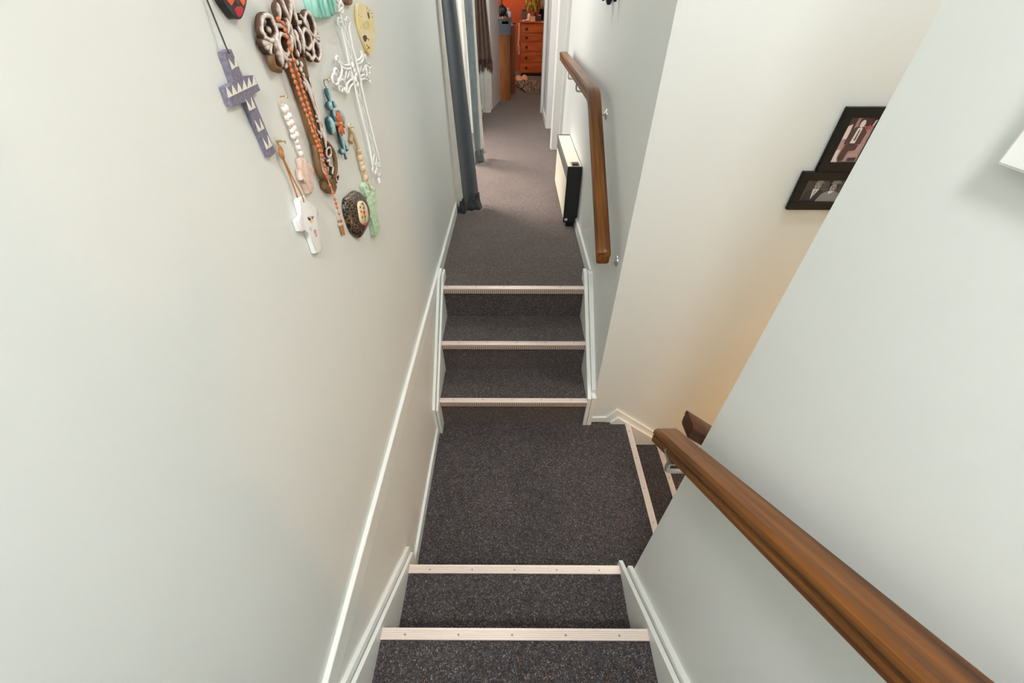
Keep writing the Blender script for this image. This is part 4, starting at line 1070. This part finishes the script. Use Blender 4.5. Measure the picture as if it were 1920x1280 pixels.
# walls with a handle hole in the front
hx0_, hx1_, hz0_, hz1_ = -.170, -.075, .925, .955
def quadbox(x0, x1, y0, y1, z0, z1):
    vv = [bm.verts.new(tb(*p)) for p in ((x0,y0,z0),(x1,y0,z0),(x1,y1,z0),(x0,y1,z0),(x0,y0,z1),(x1,y0,z1),(x1,y1,z1),(x0,y1,z1))]
    for f in ((0,3,2,1),(4,5,6,7),(0,1,5,4),(1,2,6,5),(2,3,7,6),(3,0,4,7)): bm.faces.new([vv[i] for i in f])
quadbox(bx0, bx1, by0, by0+t_, bz0, hz0_); quadbox(bx0, hx0_, by0, by0+t_, hz0_, hz1_); quadbox(hx1_, bx1, by0, by0+t_, hz0_, hz1_); quadbox(bx0, bx1, by0, by0+t_, hz1_, bz1)
quadbox(bx0, bx0+t_, by0+t_, by1, bz0, bz1); quadbox(bx1-t_, bx1, by0+t_, by1, bz0, bz1); quadbox(bx0+t_, bx1-t_, by1-t_, by1, bz0, bz1)
obj('body', bm, M['basket'], bk)
obj('floor', B(bx0+.02, bx1-.02, by0+.02, by1-.02, bz0, bz0+.005), M['basket'], bk)
bm = NB(); box(bm, bx0-.006, bx1+.006, by0-.006, by0+.004, bz1-.016, bz1, .002); box(bm, bx1-.002, bx1+.006, by0+.004, by1, bz1-.016, bz1, .002)
obj('rim', bm, M['basket'], bk)
for i in range(9):
    x = bx0+.03+i*(bx1-bx0-.06)/8
    obj('rib', PR([(by0+.0095, .815), (by0+.0095-.0035, .815), (by0+.0040-.002, .915), (by0+.0075, .915)], 0, x-.004, x+.004), M['basket'], bk)
tag(bk, 'grey plastic storage basket with handle hole on top of the first cabinet', 'basket')
tr = empty('wooden_tray'); obj('board', B(-.335, -.030, 7.092, 7.41, .985, .995, .002), M['oak'], tr); obj('lip', B(-.335, -.030, 7.40, 7.412, .995, 1.01), M['oak'], tr)
tag(tr, 'thin wooden board laid over the grey storage basket', 'board')
bg_ = empty('black_bag')
bm = NB(); ball(bm, (-.165, 7.25, 1.064), (.060, .05, .065), 16, 10); bmesh.ops.transform(bm, verts=[v for v in bm.verts if v.co.z < 1.0], matrix=Matrix.Identity(4))
for v in bm.verts:
    if v.co.z < 1.002: v.co.z = .9965
    v.co += Vector((.006*math.sin(v.co.z*60), .004*math.sin(v.co.x*70), 0))
obj('pouch', bm, M['black'], bg_, True)
obj('strap', T(smoothpath([(-.205, 7.24, 1.09), (-.17, 7.22, 1.135), (-.13, 7.24, 1.09)], 6), .008, 8), M['black'], bg_, True)
bm = NB(); ball(bm, (-.085, 7.23, 1.018), (.040, .04, .020), 12, 8); obj('flap', bm, M['black'], bg_, True)
tag(bg_, 'black soft bag on the wooden board beside the door handle', 'bag')
cp = empty('lavender_cup')
bm = NB(); lathe(bm, [(.020, .9955), (.023, 1.0), (.026, 1.05), (.026, 1.058), (.022, 1.058), (.020, 1.004)], (-.060, 7.16, 0), n=18); obj('cup', bm, M['lav'], cp, 40)
tag(cp, 'small lavender cup on the wooden board over the basket', 'cup')
cp = empty('lavender_jar')
bm = NB(); lathe(bm, [(.022, .9955), (.026, 1.005), (.026, 1.055), (.018, 1.068)], (-.090, 7.33, 0), n=18); obj('jar', bm, M['lav'], cp, 40)
bm = NB(); lathe(bm, [(.021, 1.066), (.021, 1.086), (.016, 1.090)], (-.090, 7.33, 0), n=18); obj('lid', bm, M['offwhite'], cp, 40)
tag(cp, 'lavender jar with white lid behind the lavender cup', 'jar')
sg = empty('sunglasses')
for x in (-.005, .012):
    bm = NB(); ball(bm, (x, 7.66, .905), (.012, .004, .016), 10, 8); obj('lens', bm, M['glassy'], sg, True)
obj('bridge', T([(-.03, 7.70, .900), (-.005, 7.665, .915), (.012, 7.665, .915), (.015, 7.72, .890)], .002, 6), M['black'], sg)
tag(sg, 'dark sunglasses lying on the taller cabinet', 'sunglasses')
# floor lamp
lp = empty('floor_lamp'); lx, ly = -.232, 9.85
bm = NB(); lathe(bm, [(.13, 0), (.13, .02), (.03, .035), (.012, .04)], (lx, ly, 0), n=20); obj('base', bm, M['black'], lp, 40)
obj('pole', T([(lx, ly, .03), (lx, ly, 1.62)], .011, 10), M['black'], lp, True)
bm = NB(); lathe(bm, [(.17, 1.50), (.11, 1.76)], (lx, ly, 0), n=24)
bmesh.ops.delete(bm, geom=[f for f in bm.faces if len(f.verts) > 4], context='FACES'); bmesh.ops.solidify(bm, geom=bm.faces[:], thickness=.003)
obj('lamp_shade', bm, M['shade'], lp, 40)
lamp_light('bulb_light', 'POINT', (lx, ly, 1.63), P_BED, (1, .60, .30), .05, lp)
tag(lp, 'floor lamp with slim black pole against the terracotta bedroom wall', 'lamp')
# things on the chest of drawers (top at dh)
def on(u, v, y): return at(u, v, 1, y)
e = empty('small_picture')
x0, x1 = on(978, 30, 9.78).x, on(987.5, 30, 9.78).x
for a in ((x0, x0+.010, 0, .165), (x1-.010, x1, 0, .165), (x0+.01, x1-.01, .155, .165), (x0+.01, x1-.01, 0, .010)):
    obj('frame_bar', B(a[0], a[1], 9.775, 9.79, dh+a[2], dh+a[3]), M['carveb'], e)
obj('dark_panel', B(x0+.01, x1-.01, 9.781, 9.788, dh+.01, dh+.155), M['glassy'], e)
for i in range(4):
    x = lerp(x0+.02, x1-.02, i/3); obj('pale_bar', B(x-.003, x+.003, 9.778, 9.781, dh+.03, dh+.135), M['ph_mid'], e)
tag(e, 'small dark framed panel standing at the back of the chest of drawers', 'picture frame')
e = empty('spray_bottle'); bx = on(992, 30, 9.62).x
bm = NB(); lathe(bm, [(.030, dh), (.033, dh+.006), (.033, dh+.085), (.014, dh+.105), (.012, dh+.115)], (bx, 9.62, 0), n=16); obj('body', bm, M['offwhite'], e, 40)
bm = NB(); lathe(bm, [(.014, dh+.112), (.014, dh+.14), (.008, dh+.145)], (bx, 9.62, 0), n=12); obj('cap', bm, M['redpt'], e, 40)
tag(e, 'white bottle with red cap on the chest of drawers', 'bottle')
for nm, u0, u1, y, h, dpt, mt, lab, cat, top in (('tissue_packet', 979, 984.5, 9.50, .022, .06, 'offwhite', 'flat white packet at the front left of the chest of drawers', 'packet', 'lav'),
        ('small_box', 985.5, 992.5, 9.47, .030, .05, 'offwhite', 'low white box with dark base at the front of the chest of drawers', 'box', 'plum'),
        ('peach_box', 995, 1003.5, 9.52, .070, .05, 'peach', 'peach coloured carton left of the small screen', 'box', 'offwhite')):
    e = empty(nm); xa, xb = on(u0, 37, y).x, on(u1, 37, y).x
    obj('carton', B(xa, xb, y, y+dpt, dh+.008, dh+h, .003), M[mt], e); obj('base', B(xa+.001, xb-.001, y+.001, y+dpt-.001, dh, dh+.008), M[top], e)
    tag(e, lab, cat)
e = empty('small_screen'); xa, xb = on(1004.2, 32, 9.46).x, on(1013.2, 32, 9.46).x
obj('housing', B(xa, xb, 9.46, 9.49, dh+.004, dh+.085, .004), M['plum'], e); obj('display', B(xa+.008, xb-.008, 9.4585, 9.4605, dh+.014, dh+.075), M['glassy'], e)
obj('stand', B(xa+.02, xb-.02, 9.465, 9.53, dh, dh+.006), M['black'], e)
tag(e, 'small square dark screen standing on the chest of drawers', 'clock')
e = empty('pink_box'); xa, xb = on(1008, 30, 9.58).x, on(1014.5, 30, 9.58).x
bm = B(xa, xb, 9.58, 9.66, dh, dh+.095, .02, 3); obj('body', bm, M['pink'], e, 40); obj('clasp', B(xb-.02, xb-.01, 9.577, 9.581, dh+.03, dh+.04), M['brass'], e)
tag(e, 'rounded pink case behind the small screen', 'case')
# plant in vase
e = empty('potted_plant'); vx = on(1000, 20, 9.72).x; vy = 9.70
bm = NB(); lathe(bm, [(.04, dh), (.055, dh+.03), (.055, dh+.09), (.03, dh+.13), (.035, dh+.15)], (vx, vy, 0), n=16); obj('vase', bm, M['clay'], e, 40)
random.seed(11)
def leafblade(bm, base, tip, wdt):
    base, tip = Vector(base), Vector(tip); d = tip-base; sdv = d.cross(Vector((0, 1, 0.2))).normalized()*wdt
    mid1 = base+d*.35+Vector((0, -.01, .012)); mid2 = base+d*.75+Vector((0, -.008, .006))
    v = [bm.verts.new(p) for p in (base, mid1+sdv, mid2+sdv*.7, tip, mid2-sdv*.7, mid1-sdv, mid1+Vector((0, -.006, 0)), mid2+Vector((0, -.005, 0)))]
    for f in ((0,1,6), (0,6,5), (1,2,7,6), (5,6,7,4), (2,3,7), (4,7,3)): bm.faces.new([v[i] for i in f])
for i in range(120):
    a = random.uniform(0, 2*math.pi); r = random.uniform(.02, .155)**1.0; z = dh+random.uniform(.20, .62)
    bx_, by_ = vx+r*math.cos(a)*1.0, vy-.02+r*math.sin(a)*.8
    if bx_ > .55: bx_ = .55
    L_ = random.uniform(.06, .12); bm = NB()
    dxx = random.uniform(-.035, .035)
    leafblade(bm, (bx_, by_, z), (bx_+dxx, by_-.03, z-L_), random.uniform(.009, .017))
    obj('leaf', bm, M['plant'] if random.random() < .68 else M['plant2'], e)
for i in range(6):
    a = i*1.05; obj('stem', T(smoothpath([(vx, vy, dh+.12), (vx+.03*math.cos(a), vy+.03*math.sin(a), dh+.3), (vx+.09*math.cos(a), vy+.07*math.sin(a), dh+.55)], 4), .004, 5), M['plant2'], e)
tag(e, 'leafy yellow and green plant in a brown vase on the chest of drawers', 'plant')
# garment on the back wall
e = empty('hanging_garment'); gx0, gx1 = on(1013.5, 10, 10.05).x, on(1024, 10, 10.05).x
zA = on(1017, 17, 10.05).z
obj('lavender_top', sheet(NB(), lambda z: (gx0, 10.09), lambda z: (gx1+.12, 10.10), [zA+i*.08 for i in range(8)], 3, .02, (0, -1), 30), M['lav'], e, True)
obj('black_skirt', sheet(NB(), lambda z: (gx0-.03, 10.12), lambda z: (gx1+.12, 10.13), [.55+i*(zA+.03-.55)/6 for i in range(7)], 3, .018, (0, -1), 30), M['black'], e, True)
obj('hook', B(gx0+.12, gx0+.14, 10.11, 10.2, zA+.55, zA+.57), M['steel'], e)
tag(e, 'lavender top over black skirt hanging at the bedroom wall', 'garment')
# hanging cord beside the chest
e = empty('yellow_cord')
pts = [(.088, 9.40, .80), (.082, 9.38, .62), (.075, 9.36, .46), (.095, 9.36, .36), (.108, 9.37, .44), (.085, 9.38, .54), (.10, 9.39, .60), (.100, 9.395, .80)]
obj('cable', T(smoothpath(pts, 6), .006, 6), M['woodbead'], e, True)
obj('plug', B(.080, .100, 9.39, 9.408, .795, .83, .003), M['offwhite'], e)
tag(e, 'pale yellow cord looping down the left side of the chest of drawers', 'cord')
# peach cushion and sheepskin rug
random.seed(2)
for cx, cy, an, lab in ((.09, 8.80, .3, 'fluffy peach slipper nearer the cabinets, left of its pair'), (.20, 8.86, .1, 'fluffy peach slipper nearer the chest of drawers, right of its pair')):
    e = empty('slipper')
    bm = NB(); ball(bm, (0, 0, .045), (.055, .12, .05), 16, 10)
    for v in bm.verts:
        if v.co.y < -.02: v.co.z = max(.006, v.co.z*.55)
        v.co.z = max(.002, v.co.z)
        v.co += Vector((random.uniform(-1, 1), random.uniform(-1, 1), random.uniform(0, 1)))*.004
    bmesh.ops.transform(bm, verts=bm.verts, matrix=Matrix.Translation((cx, cy, 0)) @ Matrix.Rotation(an, 4, 'Z'))
    obj('upper', bm, M['peach'], e, True)
    bm = NB(); prism(bm, [(.046*math.cos(a), .112*math.sin(a)) for a in [k*math.pi/8 for k in range(16)]], 2, 0, .004)
    bmesh.ops.transform(bm, verts=bm.verts, matrix=Matrix.Translation((cx, cy, 0)) @ Matrix.Rotation(an, 4, 'Z'))
    obj('sole', bm, M['clay'], e)
    tag(e, lab, 'slipper', 'peach slippers on the bedroom carpet')
rg = empty('sheepskin_rug')
rc = Vector((.36, 8.10, 0)); rx, ry = .27, .38
def inrug(a): return 1+.10*math.sin(3*a+.4)+.07*math.sin(5*a)+.05*math.sin(9*a+1)
ol = [(rc.x+rx*inrug(a)*math.cos(a), rc.y+ry*inrug(a)*math.sin(a)) for a in [2*math.pi*i/40 for i in range(40)]]
obj('hide', PR(ol, 2, .001, .02), M['fur'], rg)
M['furd'] = mat('sheepskin_wool_dark', (.16, .10, .06), 1)
bm = NB(); random.seed(9)
for i in range(5200):
    a = random.uniform(0, 2*math.pi); r = math.sqrt(random.random())*1.02*inrug(a)
    x, y = rc.x+rx*r*math.cos(a), rc.y+ry*r*math.sin(a)
    da = random.uniform(-.025, .025)+.02*math.cos(a); db = random.uniform(-.03, .02)+.02*math.sin(a); h = random.uniform(.035, .09); wd = random.uniform(.003, .006)
    v = [bm.verts.new(p) for p in ((x-wd, y, .012), (x+wd, y, .012), (x+da*.6, y+db*.6, h), (x+da+random.uniform(-.01, .01), y+db, h*.75))]
    k_ = 1 if random.random() < .36 else 0
    for f in (bm.faces.new(v[:3]), bm.faces.new((v[1], v[3], v[2]))): f.material_index = k_
f_ = obj('wool', bm, M['fur'], rg); f_.data.materials.append(M['furd']); f_['kind'] = 'stuff'
tag(rg, 'shaggy beige-brown sheepskin rug on the bedroom carpet', 'rug')
